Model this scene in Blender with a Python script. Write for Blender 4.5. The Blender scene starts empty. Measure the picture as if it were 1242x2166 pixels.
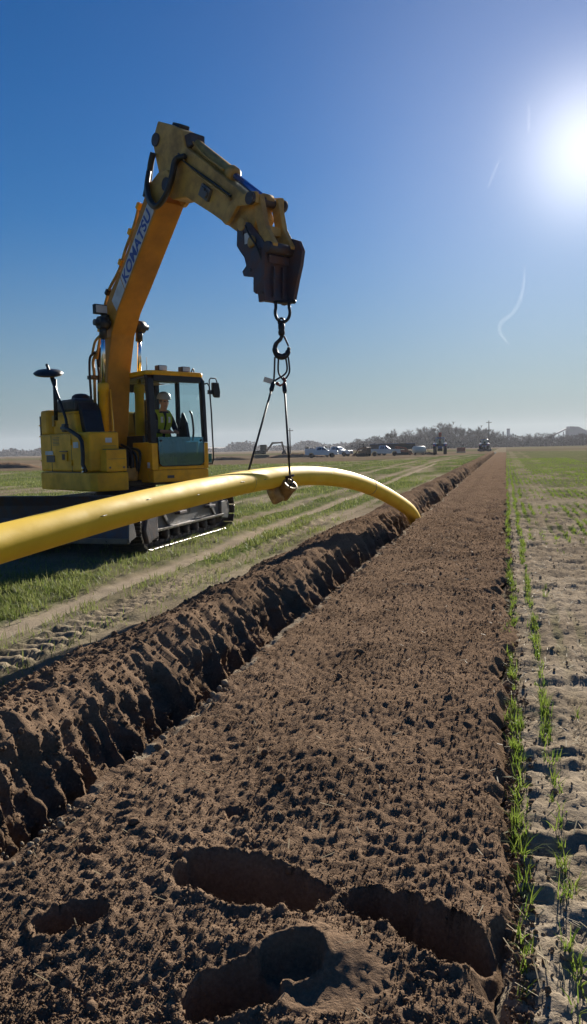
import bpy, bmesh, math, random
import numpy as np
from mathutils import Vector, Matrix
random.seed(7); rng = np.random.default_rng(7)
R = math.radians; PI = math.pi
S = bpy.context.scene; C = S.collection

# ------------------------------------------------------------------ camera
H = 1.6
psi, pitch, roll = R(15.56), R(4.69), R(1.25)
fwd = Vector((-math.sin(psi)*math.cos(pitch), math.cos(psi)*math.cos(pitch), -math.sin(pitch)))
r0 = Vector((math.cos(psi), math.sin(psi), 0)); u0 = r0.cross(fwd)
rt = r0*math.cos(roll)-u0*math.sin(roll); up = u0*math.cos(roll)+r0*math.sin(roll)
cam = bpy.data.cameras.new('camera'); cam_ob = bpy.data.objects.new('camera', cam); C.objects.link(cam_ob)
m = Matrix((rt, up, -fwd)).transposed().to_4x4(); m.translation = (0, 0, H); cam_ob.matrix_world = m
cam.sensor_fit = 'VERTICAL'; cam.sensor_height = 36; cam.lens = 36*1620/2166
cam.clip_start = .05; cam.clip_end = 20000
S.camera = cam_ob
# ------------------------------------------------------------------ sky + sun
SUN_AZ, SUN_EL = 5.56, 19.15            # degrees right of +Y, above the horizon
w = bpy.data.worlds.new('World'); S.world = w; w.use_nodes = True
nt = w.node_tree; bg = nt.nodes['Background']
sky = nt.nodes.new('ShaderNodeTexSky'); sky.sky_type = 'NISHITA'; sky.sun_disc = False
sky.sun_elevation = R(SUN_EL); sky.sun_rotation = R(SUN_AZ)
sky.altitude = 0; sky.air_density = 1.0; sky.dust_density = .03; sky.ozone_density = 3.0
SKY_K = .050
def wn(t, **kw):
    n = nt.nodes.new(t)
    for k, v in kw.items(): setattr(n, k, v)
    return n
def wmath(op, a, b=None, clamp=False):
    n = wn('ShaderNodeMath', operation=op, use_clamp=clamp)
    for i, v in enumerate((a, b)):
        if v is None: continue
        nt.links.new(v, n.inputs[i]) if hasattr(v, 'links') else setattr(n.inputs[i], 'default_value', v)
    return n.outputs[0]
hs = wn('ShaderNodeHueSaturation'); hs.inputs['Saturation'].default_value = 1.52; hs.inputs['Hue'].default_value = .512; hs.inputs['Value'].default_value = .68
nt.links.new(sky.outputs[0], hs.inputs['Color'])
wtc = wn('ShaderNodeTexCoord'); sep = wn('ShaderNodeSeparateXYZ'); nt.links.new(wtc.outputs['Generated'], sep.inputs[0])
# pale winter haze that thickens evenly all round towards the horizon
hz = wmath('POWER', 2.718, wmath('MULTIPLY', wmath('POWER', wmath('MULTIPLY', wmath('ABSOLUTE', sep.outputs[2]), 5.2), 1.5), -1.)); hz = wmath('MULTIPLY', hz, .95, True)
hm = wn('ShaderNodeMix', data_type='RGBA'); nt.links.new(hz, hm.inputs[0]); nt.links.new(hs.outputs[0], hm.inputs[6])
hm.inputs[7].default_value = (1.30, 1.95, 2.5, 1)
# aureole round the sun
sv = (math.sin(R(SUN_AZ))*math.cos(R(SUN_EL)), math.cos(R(SUN_AZ))*math.cos(R(SUN_EL)), math.sin(R(SUN_EL)))
dt = wn('ShaderNodeVectorMath', operation='DOT_PRODUCT'); nt.links.new(wtc.outputs['Generated'], dt.inputs[0]); dt.inputs[1].default_value = sv
dc = wmath('MAXIMUM', dt.outputs['Value'], 0.)
au = wmath('ADD', wmath('MULTIPLY', wmath('POWER', dc, 420.), 6.), wmath('ADD', wmath('MULTIPLY', wmath('POWER', dc, 34.), 2.0), wmath('MULTIPLY', wmath('POWER', dc, 9.), .5)))
am = wn('ShaderNodeMix', data_type='RGBA', blend_type='ADD'); am.inputs[0].default_value = 1
ac = wn('ShaderNodeCombineColor'); 
for i, k in enumerate((1., .92, .80)): nt.links.new(wmath('MULTIPLY', au, k), ac.inputs[i])
nt.links.new(hm.outputs[2], am.inputs[6]); nt.links.new(ac.outputs[0], am.inputs[7])
nt.links.new(am.outputs[2], bg.inputs[0]); bg.inputs[1].default_value = SKY_K
sun = bpy.data.lights.new('sun', 'SUN'); sun.energy = 5.0; sun.angle = R(.6); sun.color = (1, .93, .82)
sun_ob = bpy.data.objects.new('sun', sun); C.objects.link(sun_ob)
sd = Vector((math.sin(R(SUN_AZ))*math.cos(R(SUN_EL)), math.cos(R(SUN_AZ))*math.cos(R(SUN_EL)), math.sin(R(SUN_EL))))
sun_ob.rotation_euler = sd.to_track_quat('Z', 'Y').to_euler(); sun_ob.location = (0, 0, 60)
vs = S.view_settings; vs.view_transform = 'Standard'; vs.look = 'None'; vs.exposure = 1.2; vs.gamma = 1
S.cycles.volume_max_steps = 64

# ------------------------------------------------------------------ noise
def _h(ix, iy, s):
    n = (ix.astype(np.int64)*374761393 + iy.astype(np.int64)*668265263 + s*982451653) & 0x7fffffff
    n = ((n ^ (n >> 13))*1274126177) & 0x7fffffff
    n = ((n ^ (n >> 15))*461845907) & 0x7fffffff
    return ((n ^ (n >> 14)) & 0xffffff)/float(0xffffff)
def vnoise(x, y, s=0):                      # value noise, -1..1
    ix, iy = np.floor(x), np.floor(y); fx, fy = x-ix, y-iy
    fx = fx*fx*fx*(fx*(fx*6-15)+10); fy = fy*fy*fy*(fy*(fy*6-15)+10)
    a, b, c, d = _h(ix, iy, s), _h(ix+1, iy, s), _h(ix, iy+1, s), _h(ix+1, iy+1, s)
    return 2*((a*(1-fx)+b*fx)*(1-fy)+(c*(1-fx)+d*fx)*fy)-1
def fbm(x, y, s=0, o=4):
    t = 0; a = 1.; n = 0
    for k in range(o):
        t = t+a*vnoise(x, y, s+k*17); n += a; a *= .5; x = x*2.03+3.1; y = y*2.03-1.7
    return t/n
def clods(x, y, cell, s=0, fill=.75):       # domed lumps, 0..1
    x = x/cell; y = y/cell; ix, iy = np.floor(x), np.floor(y); o = np.zeros_like(x)
    for dx in (-1, 0, 1):
        for dy in (-1, 0, 1):
            jx, jy = ix+dx, iy+dy
            px, py = jx+_h(jx, jy, s), jy+_h(jx, jy, s+5)
            r = .25+.5*_h(jx, jy, s+9); r = np.where(_h(jx, jy, s+3) < fill, r, 0.01)
            d2 = ((x-px)**2+(y-py)**2)/(r*r)
            o = np.maximum(o, np.sqrt(np.clip(1-d2, 0, 1))*r/.75)
    return o
def sst(a, b, x):
    t = np.clip((x-a)/(b-a), 0, 1); return t*t*(3-2*t)

# ------------------------------------------------------------------ materials
def lin(c): return tuple(((v+.055)/1.055)**2.4 if v > .04045 else v/12.92 for v in c)
MATS = {}
def mat(name, col, rough=.6, metal=0., var=0., scale=6., col2=None, bump=0., bscale=30., spec=.5, coat=0., trans=0., stretch=(1,1,1), objc=False):
    if name in MATS: return MATS[name]
    M = bpy.data.materials.new(name); M.use_nodes = True; n = M.node_tree; p = n.nodes['Principled BSDF']
    p.inputs['Base Color'].default_value = (*col, 1); p.inputs['Roughness'].default_value = rough
    p.inputs['Metallic'].default_value = metal; p.inputs['Specular IOR Level'].default_value = spec
    p.inputs['Coat Weight'].default_value = coat
    tc = n.nodes.new('ShaderNodeTexCoord'); mp = n.nodes.new('ShaderNodeMapping'); mp.inputs['Scale'].default_value = stretch
    n.links.new(tc.outputs['Object'], mp.inputs[0])
    if var or col2:
        t = n.nodes.new('ShaderNodeTexNoise'); t.inputs['Scale'].default_value = scale; t.inputs['Detail'].default_value = 8; t.inputs['Roughness'].default_value = .62
        n.links.new(mp.outputs[0], t.inputs['Vector'])
        r = n.nodes.new('ShaderNodeValToRGB'); r.color_ramp.elements[0].position = .38; r.color_ramp.elements[1].position = .66
        c2 = col2 or tuple(max(0, c*(1-var)) for c in col)
        r.color_ramp.elements[0].color = (*col, 1); r.color_ramp.elements[1].color = (*c2, 1)
        n.links.new(t.outputs[0], r.inputs[0]); n.links.new(r.outputs[0], p.inputs['Base Color'])
        ma = n.nodes.new('ShaderNodeMapRange'); ma.inputs[1].default_value = .3; ma.inputs[2].default_value = .7
        ma.inputs[3].default_value = max(.05, rough-.1); ma.inputs[4].default_value = min(1, rough+.2)
        n.links.new(t.outputs[0], ma.inputs[0]); n.links.new(ma.outputs[0], p.inputs['Roughness'])
    if bump:
        t2 = n.nodes.new('ShaderNodeTexNoise'); t2.inputs['Scale'].default_value = bscale; t2.inputs['Detail'].default_value = 6
        n.links.new(mp.outputs[0], t2.inputs['Vector'])
        b = n.nodes.new('ShaderNodeBump'); b.inputs['Strength'].default_value = 1; b.inputs['Distance'].default_value = bump
        n.links.new(t2.outputs[0], b.inputs['Height']); n.links.new(b.outputs[0], p.inputs['Normal'])
    MATS[name] = M; return M
def glass(name, tint, alpha, rough=.03):
    M = bpy.data.materials.new(name); M.use_nodes = True; n = M.node_tree
    for x in list(n.nodes): n.nodes.remove(x)
    o = n.nodes.new('ShaderNodeOutputMaterial'); mx = n.nodes.new('ShaderNodeMixShader'); tr = n.nodes.new('ShaderNodeBsdfTransparent')
    gl = n.nodes.new('ShaderNodeBsdfGlossy'); gl.inputs['Roughness'].default_value = rough; tr.inputs[0].default_value = (*tint, 1)
    lw = n.nodes.new('ShaderNodeLayerWeight'); lw.inputs[0].default_value = .5
    pw = n.nodes.new('ShaderNodeMath'); pw.operation = 'POWER'; pw.inputs[1].default_value = 5; n.links.new(lw.outputs['Facing'], pw.inputs[0])
    ad = n.nodes.new('ShaderNodeMath'); ad.operation = 'MULTIPLY_ADD'; ad.inputs[1].default_value = .9; ad.inputs[2].default_value = .02+alpha
    n.links.new(pw.outputs[0], ad.inputs[0]); n.links.new(ad.outputs[0], mx.inputs[0])
    n.links.new(tr.outputs[0], mx.inputs[1]); n.links.new(gl.outputs[0], mx.inputs[2]); n.links.new(mx.outputs[0], o.inputs[0])
    MATS[name] = M; return M
def leafmat(name, c1, c2, trans=.45, rough=.55):
    M = bpy.data.materials.new(name); M.use_nodes = True; n = M.node_tree
    for x in list(n.nodes): n.nodes.remove(x)
    o = n.nodes.new('ShaderNodeOutputMaterial'); mx = n.nodes.new('ShaderNodeMixShader'); mx.inputs[0].default_value = trans
    d = n.nodes.new('ShaderNodeBsdfPrincipled'); d.inputs['Roughness'].default_value = rough; d.inputs['Specular IOR Level'].default_value = .08
    t = n.nodes.new('ShaderNodeBsdfTranslucent')
    a = n.nodes.new('ShaderNodeAttribute'); a.attribute_name = 'rnd'
    r = n.nodes.new('ShaderNodeMix'); r.data_type = 'RGBA'; r.inputs[6].default_value = (*c1, 1); r.inputs[7].default_value = (*c2, 1)
    n.links.new(a.outputs['Fac'], r.inputs[0]); n.links.new(r.outputs[2], d.inputs['Base Color']); n.links.new(r.outputs[2], t.inputs[0])
    n.links.new(d.outputs[0], mx.inputs[1]); n.links.new(t.outputs[0], mx.inputs[2]); n.links.new(mx.outputs[0], o.inputs[0])
    MATS[name] = M; return M
def soilmat(name, field):
    """brown spoil, or sandy field with a per-vertex amount of green plants ('green') and of bare sand ('sand')"""
    M = bpy.data.materials.new(name); M.use_nodes = True; n = M.node_tree; p = n.nodes['Principled BSDF']
    p.inputs['Roughness'].default_value = .95; p.inputs['Specular IOR Level'].default_value = 0.
    g = n.nodes.new('ShaderNodeNewGeometry')
    def noise(sc, det=8, st=(1, 1, 1)):
        mp = n.nodes.new('ShaderNodeMapping'); mp.inputs['Scale'].default_value = st; n.links.new(g.outputs['Position'], mp.inputs[0])
        t = n.nodes.new('ShaderNodeTexNoise'); t.inputs['Scale'].default_value = sc; t.inputs['Detail'].default_value = det; t.inputs['Roughness'].default_value = .65
        n.links.new(mp.outputs[0], t.inputs['Vector']); return t.outputs[0]
    def ramp(src, a, b, ca, cb):
        r = n.nodes.new('ShaderNodeValToRGB'); r.color_ramp.elements[0].position = a; r.color_ramp.elements[1].position = b
        r.color_ramp.elements[0].color = (*ca, 1); r.color_ramp.elements[1].color = (*cb, 1); n.links.new(src, r.inputs[0]); return r.outputs[0]
    def mix(f, a, b):
        x = n.nodes.new('ShaderNodeMix'); x.data_type = 'RGBA'
        n.links.new(f, x.inputs[0]) if hasattr(f, 'links') else setattr(x.inputs[0], 'default_value', f)
        n.links.new(a, x.inputs[6]); n.links.new(b, x.inputs[7]); return x.outputs[2]
    def math_(op, a, b, clamp=True):
        x = n.nodes.new('ShaderNodeMath'); x.operation = op; x.use_clamp = clamp
        for i, v in enumerate((a, b)):
            n.links.new(v, x.inputs[i]) if hasattr(v, 'links') else setattr(x.inputs[i], 'default_value', v)
        return x.outputs[0]
    def attr(nm):
        a = n.nodes.new('ShaderNodeAttribute'); a.attribute_name = nm; return a.outputs['Fac']
    if not field:
        c = ramp(noise(1.3), .35, .65, tuple(v*.72 for v in SOIL[0]), tuple(v*1.12 for v in SOIL[1]))
        c = mix(math_('MULTIPLY', noise(22., 6), .8), c, ramp(noise(70., 4), .3, .7, SOIL[2], SOIL[3]))
        c = mix(attr('sand'), c, ramp(noise(9.), .3, .7, (.26, .21, .15), (.36, .30, .22)))
    else:
        sandy = ramp(noise(5.), .32, .68, SAND[0], SAND[1])
        sandy = mix(math_('MULTIPLY', noise(45., 5), .6), sandy, ramp(noise(120., 3), .35, .65, (.085, .066, .047), SAND[2]))
        brown = ramp(noise(.9), .3, .7, (.125, .095, .064), (.185, .142, .098))
        c = mix(attr('sand'), brown, sandy)
        gr = ramp(noise(.35, 6, (1, .25, 1)), .3, .7, GREEN[0], GREEN[1])
        gn = math_('MULTIPLY', attr('green'), ramp(noise(7., 8), .3, .62, (.5,)*3, (1,)*3))
        c = mix(gn, c, gr)
    n.links.new(c, p.inputs['Base Color'])
    nb = noise(85. if not field else 38., 8)
    b = n.nodes.new('ShaderNodeBump'); b.inputs['Strength'].default_value = .9; b.inputs['Distance'].default_value = .016
    n.links.new(nb, b.inputs['Height']); n.links.new(b.outputs[0], p.inputs['Normal'])
    MATS[name] = M; return M
SOIL = [(.180, .119, .078), (.216, .146, .097), (.092, .059, .039), (.30, .212, .145)]
SAND = [(.29, .23, .162), (.40, .325, .238), (.46, .385, .285)]
GREEN = [(.040, .075, .012), (.075, .110, .022)]

# ------------------------------------------------------------------ object helpers
def link(name, me, parent=None, mat_=None, kind=None, smooth=False):
    o = bpy.data.objects.new(name, me); C.objects.link(o)
    if parent: o.parent = parent
    if mat_ is not None and me is not None and not me.materials:
        me.materials.append(MATS[mat_] if isinstance(mat_, str) else mat_)
    if kind: o['kind'] = kind
    if smooth and me is not None: me.polygons.foreach_set('use_smooth', np.ones(len(me.polygons), bool))
    return o
def tag(o, label, cat=None, group=None):
    o['label'] = label
    if cat: o['category'] = cat
    if group: o['group'] = group
    return o
def empty(name, loc, rz=0, label=None, cat=None, group=None):
    o = bpy.data.objects.new(name, None); C.objects.link(o); o.location = loc; o.rotation_euler = (0, 0, rz); o.empty_display_size = .2
    if label: tag(o, label, cat, group)
    return o
def copytree(o, parent=None):
    c = o.copy(); C.objects.link(c); c.parent = parent
    for ch in list(o.children): copytree(ch, c)
    return c
def npmesh(name, V, Fq, attrs=None):
    """fast mesh from arrays; Fq is (n,3) or (n,4)"""
    me = bpy.data.meshes.new(name); V = np.asarray(V, np.float32); Fq = np.asarray(Fq, np.int32); k = Fq.shape[1]
    me.vertices.add(len(V)); me.vertices.foreach_set('co', V.ravel())
    me.loops.add(Fq.size); me.loops.foreach_set('vertex_index', Fq.ravel())
    me.polygons.add(len(Fq)); me.polygons.foreach_set('loop_start', np.arange(0, Fq.size, k, dtype=np.int32))
    me.update(calc_edges=True); me.validate()
    for nm, a in (attrs or {}).items():
        at = me.attributes.new(nm, 'FLOAT', 'POINT'); at.data.foreach_set('value', np.asarray(a, np.float32).ravel())
    return me
def gridmesh(name, X, Y, Z, attrs=None):
    r, c = X.shape; i = np.arange(r*c).reshape(r, c)
    q = np.stack([i[:-1, :-1], i[:-1, 1:], i[1:, 1:], i[1:, :-1]], -1).reshape(-1, 4)
    return npmesh(name, np.stack([X, Y, Z], -1).reshape(-1, 3), q, attrs)

# ------------------------------------------------------------------ terrain functions
def left_track(X, Y):
    """0..1 how far a wheel or crawler rut strips the crop on the left field"""
    o = np.zeros_like(X); wob = .06*vnoise(Y*.35, Y*0, 3)
    def rut(cx, hw, y0, y1, a=1.): 
        return a*(1-sst(hw*.55, hw*1.15, np.abs(X-cx-wob)))*sst(y0-2, y0, Y)*(1-sst(y1, y1+6, Y))
    o = np.maximum(o, rut(-4.5-.028*np.maximum(Y-9, 0), .21, -40, 70))
    o = np.maximum(o, rut(-3.80, .20, -40, 26, .75))
    o = np.maximum(o, rut(-5.80-.02*np.maximum(Y-15, 0), .30, 14.5, 90, .8))
    o = np.maximum(o, rut(-7.9-.025*np.maximum(Y-15, 0), .32, 14.5, 90, .8))
    for cx, y0 in ((-9.6, 18), (-11.3, 18), (-15., 25), (-16.8, 25)):
        o = np.maximum(o, rut(cx+.055*np.maximum(Y-40, 0), .28, y0, 120, .7))
    return np.clip(o, 0, 1)
def left_green(X, Y):
    n = fbm(X*.55, Y*.16, 21, 4)
    g = sst(-.55, .05, n)*.8+.2
    g = g*(1-.96*left_track(X, Y))
    edge = np.interp(X, [-400, -75, -45, -18, -8, 0], [70, 60, 64, 90, 130, 150])+6*vnoise(X*.08, Y*0, 4)
    g = g*(1-sst(edge-5, edge+4, Y))
    bare = sst(-3.75, -3.3, X)*(1-sst(30, 60, Y)); g = g*(1-.8*bare)
    far = sst(200, 240, Y)*(1-sst(300, 330, Y))
    return np.clip(np.maximum(g, .5*far), 0, 1)
def left_sand(X, Y):
    s = (.45+.55*sst(-.3, .4, fbm(X*.7, Y*.3, 33, 3)))*(1-.3*sst(25, 80, Y))
    edge = np.interp(X, [-400, -75, -45, -18, -8, 0], [70, 60, 64, 90, 130, 150])
    s = np.where(Y > edge, .0+.22*sst(.0, .5, vnoise(X*.01, Y*.06, 8)), s)
    return np.clip(np.maximum(s, left_track(X, Y)), 0, 1)
def left_h(X, Y):
    t = left_track(X, Y)
    z = .035*fbm(X*.45, Y*.45, 41, 3)+.03*fbm(X*5., Y*5., 43, 4)*(1-.7*t)+.03*fbm(X*1.7, Y*2.1, 44, 3)*sst(8, 16, Y)-.045*t
    # chevron lug prints of the wide tractor tyre beside the bank
    cx = -3.80; u = (X-cx-.06*vnoise(Y*.35, Y*0, 3)); inn = 1-sst(.20, .25, np.abs(u))
    ph = (Y+np.abs(u)*.7)/.21; lug = sst(.35, .5, np.abs((ph % 1)-.5)*2*.9)
    z = z+inn*(.055*lug-.015)*(1-sst(14, 22, Y))
    # crawler bars
    for cx in (-5.8, -7.9):
        inn = (1-sst(.24, .3, np.abs(X-cx)))*sst(14.6, 15, Y)*(1-sst(30, 36, Y))
        z = z+inn*.02*np.sign(np.sin(Y*2*PI/.19))
    return z*(1-sst(60, 150, Y)*.6)
ROW0, DROW = .045, .19
def right_green(X, Y):
    ph = np.abs(((X-ROW0)/DROW+.5) % 1-.5)*DROW
    row = 1-sst(.022, .055, ph+.02*vnoise(X*9, Y*4, 2))
    pat = sst(-.25, .25, fbm(X*1.1, Y*.35, 51, 3)+.25*sst(12, 40, Y)+.35*sst(.5, 4, X)*sst(6, 20, Y)-.45*(1-sst(.25, .45, np.abs(X-.95)))-.45*(1-sst(.2, .4, np.abs(X-2.6))))
    near = row*pat*sst(4, 10, Y)
    farb = (.28+.50*pat)
    f = sst(9, 34, Y); g = near*(1-f)+farb*f
    far = np.where(Y > 178+8*vnoise(X*.05, Y*0, 6), .25, 1.); far = np.where((Y > 330) & (Y < 420), .5, far)
    return np.clip(g*far, 0, 1)
def right_sand(X, Y):
    s = (.6+.4*sst(-.4, .3, fbm(X*1.3, Y*1.3, 53, 3)))*(1-.35*sst(18, 80, Y)); return np.clip(np.where(Y > 180, .15+.25*vnoise(X*.02, Y*.05, 5), s), 0, 1)
def right_h(X, Y):
    amp = 1-sst(25, 120, Y)
    z = .02*fbm(X*1.2, Y*1.2, 61, 3)
    a = X+.25*fbm(X*2.5, Y*2.5, 65, 2); b = Y+.15*fbm(X*3.2, Y*3.2, 67, 2)
    z = z+.036*(fbm(a*4.6, b*10.5, 63, 4))+.008*clods(X+.03*fbm(X*9, Y*9, 66, 2), Y+.03*fbm(X*9+5, Y*9, 66, 2), .10, 64, .45)+.016*fbm(X*24, Y*34, 68, 3)
    z = z+sst(5, 14, Y)*.06*fbm(X*2.2, Y*3.4, 69, 3)
    ph = np.cos((X-ROW0)/DROW*2*PI); z = z-.006*ph
    # tyre tread
    inn = (1-sst(.14, .18, np.abs(X-.52)))*(1-sst(5, 7, Y))*sst(.1, .4, vnoise(X*.2, Y*1.1, 5)+.3)
    z = z*(1-.5*inn)+inn*.010*np.sign(np.sin((Y*1.+np.abs(X-.52)*1.2)*2*PI/.045))
    return z*amp-.015
PITS = [  # cx, cy, rx, ry, angle, depth, squareness
    (-.96, 2.56, .235, .15, R(-10), .22, 3.2), (-.71, 2.52, .10, .105, R(-25), .17, 3.),
    (-.42, 2.51, .125, .095, R(-20), .18, 3.), (-.21, 2.37, .18, .105, R(-42), .20, 3.),
    (-1.43, 2.20, .125, .085, R(38), .13, 2.6), (-.775, 1.99, .15, .10, R(30), .15, 3.),
    (-.63, 2.135, .10, .085, R(20), .085, 2.2),
    (-1.62, 2.62, .05, .03, R(20), .04, 2.), (-1.15, 3.05, .06, .04, R(-10), .035, 2.)]
def floor_h(X, Y):
    amp = 1-.75*sst(25, 110, Y)
    z = .035*fbm(X*.9, Y*.55, 71, 3)+.02*fbm(X*3.1, Y*2.2, 73, 3)
    z = z+.045*np.exp(-((X+.95+.05*vnoise(Y*.6, Y*0, 9))/.22)**2)*sst(2.9, 3.6, Y)-.02*np.exp(-((X+1.35)/.16)**2)*sst(2.9, 3.6, Y)
    # the trampled hump by the boot holes
    z = z+.075*np.exp(-(((X+.58)/.22)**2+((Y-2.22)/.13)**2))
    lump = .5+.5*sst(-.2, .35, fbm(X*1.8, Y*1.8, 75, 2))
    sm = np.exp(-(((X+.56)/.22)**4+((Y-2.12)/.15)**4))
    wx, wy_ = X+.02*fbm(X*22, Y*22, 83, 2), Y+.02*fbm(X*22+9, Y*22, 84, 2)
    cr = .007*clods(wx, wy_, .09, 76, .15)*lump+.0065*clods(wx, wy_, .038, 77, .5)+.008*clods(wx, wy_, .021, 78, .75)+.012*(.5-np.abs(fbm(X*15, Y*15, 79, 4)))+.014*fbm(X*42, Y*42, 80, 2)
    z = z+cr*(1-.85*sm)+sst(5, 14, Y)*(.030*clods(X+.1*fbm(X*5, Y*5, 85, 2), Y, .26, 86, .45)+.035*(.5-np.abs(fbm(X*4.2, Y*4.2, 87, 3))))
    for cx, cy, rx, ry, an, dp, sq in PITS:
        u = (X-cx)*math.cos(an)+(Y-cy)*math.sin(an); v = -(X-cx)*math.sin(an)+(Y-cy)*math.cos(an)
        wob = 1+.19*fbm(X*12, Y*12, 81, 4)
        d = (np.abs(u/rx)**sq+np.abs(v/ry)**sq)**(1/sq)*wob
        z = z-1.15*dp*(1-sst(.78, 1.02, d))+.014*np.exp(-((d-1.12)/.13)**2)
    return z*amp
# ------------------------------------------------------------------ ground meshes
soilmat('soil_mat', False); soilmat('field_mat', True)
def rows(y0, k, step0, y1):
    out = [-60, -40, -25, -14, -8, -5, -3, -2, -1.2, -.6, -.2, .2, .5, .8, 1.]; y = 1.1
    out = [v for v in out]
    while y < y1:
        out.append(y); y += max(step0, k*y)
    out.append(y1); return np.array(out)
# -- spoil strip: bank, trench wall, trench floor, right wall, backfilled band
ys = rows(1, .0058, .0085, 166.)
tb = np.linspace(0, 1, 80); tw = np.linspace(0, 1, 64)[1:]; tf = np.linspace(0, 1, 8)[1:]; tr_ = np.linspace(0, 1, 12)[1:]; tl = np.linspace(0, 1, 215)[1:]
sec = np.concatenate([np.zeros(len(tb)), np.ones(len(tw)), 2*np.ones(len(tf)), 3*np.ones(len(tr_)), 4*np.ones(len(tl))])
tt = np.concatenate([tb, tw, tf, tr_, tl])
YY = np.repeat(ys[:, None], len(tt), 1); T = np.repeat(tt[None], len(ys), 0); SEC = np.repeat(sec[None], len(ys), 0)
wy = ys+.22*vnoise(ys*.9, ys*0, 91)+.1*vnoise(ys*2.3, ys*0, 92)
near = 1-sst(3.5, 6., ys)
lipx = -2.42+.07*vnoise(ys*.55, ys*0, 93)-.02*near; liph = .235+.05*vnoise(ys*.7, ys*0, 94)+.03*vnoise(ys*2.1, ys*0, 95)
bd = np.concatenate([[-70.], -70+np.cumsum(np.where(rng.uniform(0, 1, 900) < .3, rng.uniform(.12, .26, 900), rng.uniform(.28, .95, 900)))]); ii = np.clip(np.searchsorted(bd, wy)-1, 0, len(bd)-2)
k_ = ii.astype(float); f_ = (wy-bd[ii])/(bd[ii+1]-bd[ii])
slump = sst(-.2, .3, vnoise(ys*.6, ys*0, 89)+.12)
size = (.25+.75*_h(k_, k_*0, 96))*(.35+.65*slump)
alc = np.clip(1-(np.abs(2*f_-1)/(.74+.26*_h(k_, k_*0, 90)))**2.4, 0, 1)**.8*size                                   # 1 in the alcoves, 0 on the buttresses
phs2 = (wy+.3)/.155; f2 = phs2-np.floor(phs2); alc2 = np.clip(1-np.abs(2*f2-1)**2, 0, 1)*(.4+.6*_h(np.floor(phs2), k_*0, 97))
lipx = lipx-.12*alc-.03*alc2; liph = liph-.03*alc
LX, LH, A1, A2 = [np.repeat(v[:, None], len(tt), 1) for v in (lipx, liph, alc, alc2)]
OUT = np.repeat((-3.30+.12*vnoise(ys*.8, ys*0, 98)+.05*vnoise(ys*3.1, ys*0, 99))[:, None], len(tt), 1)
RX = np.repeat((-1.87+.05*vnoise(ys*1.1, ys*0, 101)+.03*vnoise(ys*4., ys*0, 102))[:, None], len(tt), 1)
Xg = np.zeros_like(YY); Zg = np.zeros_like(YY)
# bank top
mk = SEC == 0; x0 = OUT+(LX-OUT)*T
zb = -.02+(LH+.02)*np.clip(np.sin(np.clip(T*1.18, 0, 1)*PI/2), 0, 1)**.9
zb = zb+sst(0, .15, T)*(.035*fbm(x0*2., YY*1.6, 111, 3)+.016*clods(x0+.03*fbm(x0*14, YY*14, 126, 2), YY, .09, 112, .4)+.014*clods(x0, YY+.02*fbm(x0*20, YY*20, 127, 2), .045, 113, .65)+.022*fbm(x0*13, YY*11, 114, 4))
zb = zb-.10*sst(.86, 1., T)*np.clip(T, 0, 1)
Xg = np.where(mk, x0, Xg); Zg = np.where(mk, zb, Zg); zlip = zb[:, len(tb)-1][:, None]
# wall
mk = SEC == 1; bot = -.78
but = (1-A1)                                                                          # buttresses lean out into the trench
xw = LX+T**.8*(.04+.36*but+.06*(1-A2))+.10*A1*np.sin(T*PI)*-1
zw = zlip+(bot-zlip)*T
xw = xw+sst(0, .08, T)*(.10*fbm(YY*1.9, zw*1.6+YY*.3, 128, 3)*np.clip(T*3, 0, 1)+.065*fbm(YY*6., zw*3.5, 115, 4)+.03*fbm(YY*21, zw*9, 116, 3)+.022*clods(YY+.03*fbm(YY*9, zw*9, 125, 2), zw, .07, 117, .5))
Xg = np.where(mk, xw, Xg); Zg = np.where(mk, zw, Zg); xbot = xw[:, len(tb)+len(tw)-1][:, None]
mk = SEC == 2; Xg = np.where(mk, xbot+(RX-.05-xbot)*T, Xg); Zg = np.where(mk, bot+.03*fbm(Xg*3, YY*3, 118, 2)*(T*(1-T)*4), Zg)
fl0 = floor_h(RX, YY)[:, :1]
mk = SEC == 3; Xg = np.where(mk, RX-.05+.05*T+.03*fbm(YY*5, T*3, 119, 3)*T*(1-T)*4, Xg); Zg = np.where(mk, bot+(fl0-bot)*T, Zg)
mk = SEC == 4; XR = np.repeat((.02+.10*np.maximum(vnoise(ys*.9, ys*0, 121), np.where(ys < 3.5, .1, -1))+.05*vnoise(ys*5, ys*0, 122)+.02*vnoise(ys*14, ys*0, 120))[:, None], len(tt), 1)
x4 = RX+(XR-RX)*T; fade = 1-sst(.955, 1., T)
z4 = floor_h(x4, YY)*fade+(1-fade)*-.05+.018*sst(.75, .92, T)*fade
z4 = np.where(T < .05, fl0+(z4-fl0)*sst(0, .05, T)+.02*np.exp(-((T-.02)/.012)**2)*(vnoise(YY*9, T*0, 123)), z4)
Xg = np.where(mk, x4, Xg); Zg = np.where(mk, z4, Zg)
sand = np.zeros_like(YY); sand = np.where((SEC == 4) & (T < .03), sst(.05, .4, vnoise(YY*4.5, Xg*8, 124))*.8, sand)
o = link('trench_and_spoil', gridmesh('trench_and_spoil', Xg, YY, Zg, {'sand': sand}), None, 'soil_mat', 'structure', True)
o['label'] = 'dark brown spoil bank, open trench and backfilled soil band'
def floor_z(x, y):
    rx = np.interp(y, ys, RX[:, 0]); xr_ = np.interp(y, ys, XR[:, 0]); t = (x-rx)/(xr_-rx); fd = 1-sst(.955, 1., t)
    return floor_h(x, y)*fd-.05*(1-fd)+.018*sst(.75, .92, t)*fd
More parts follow.
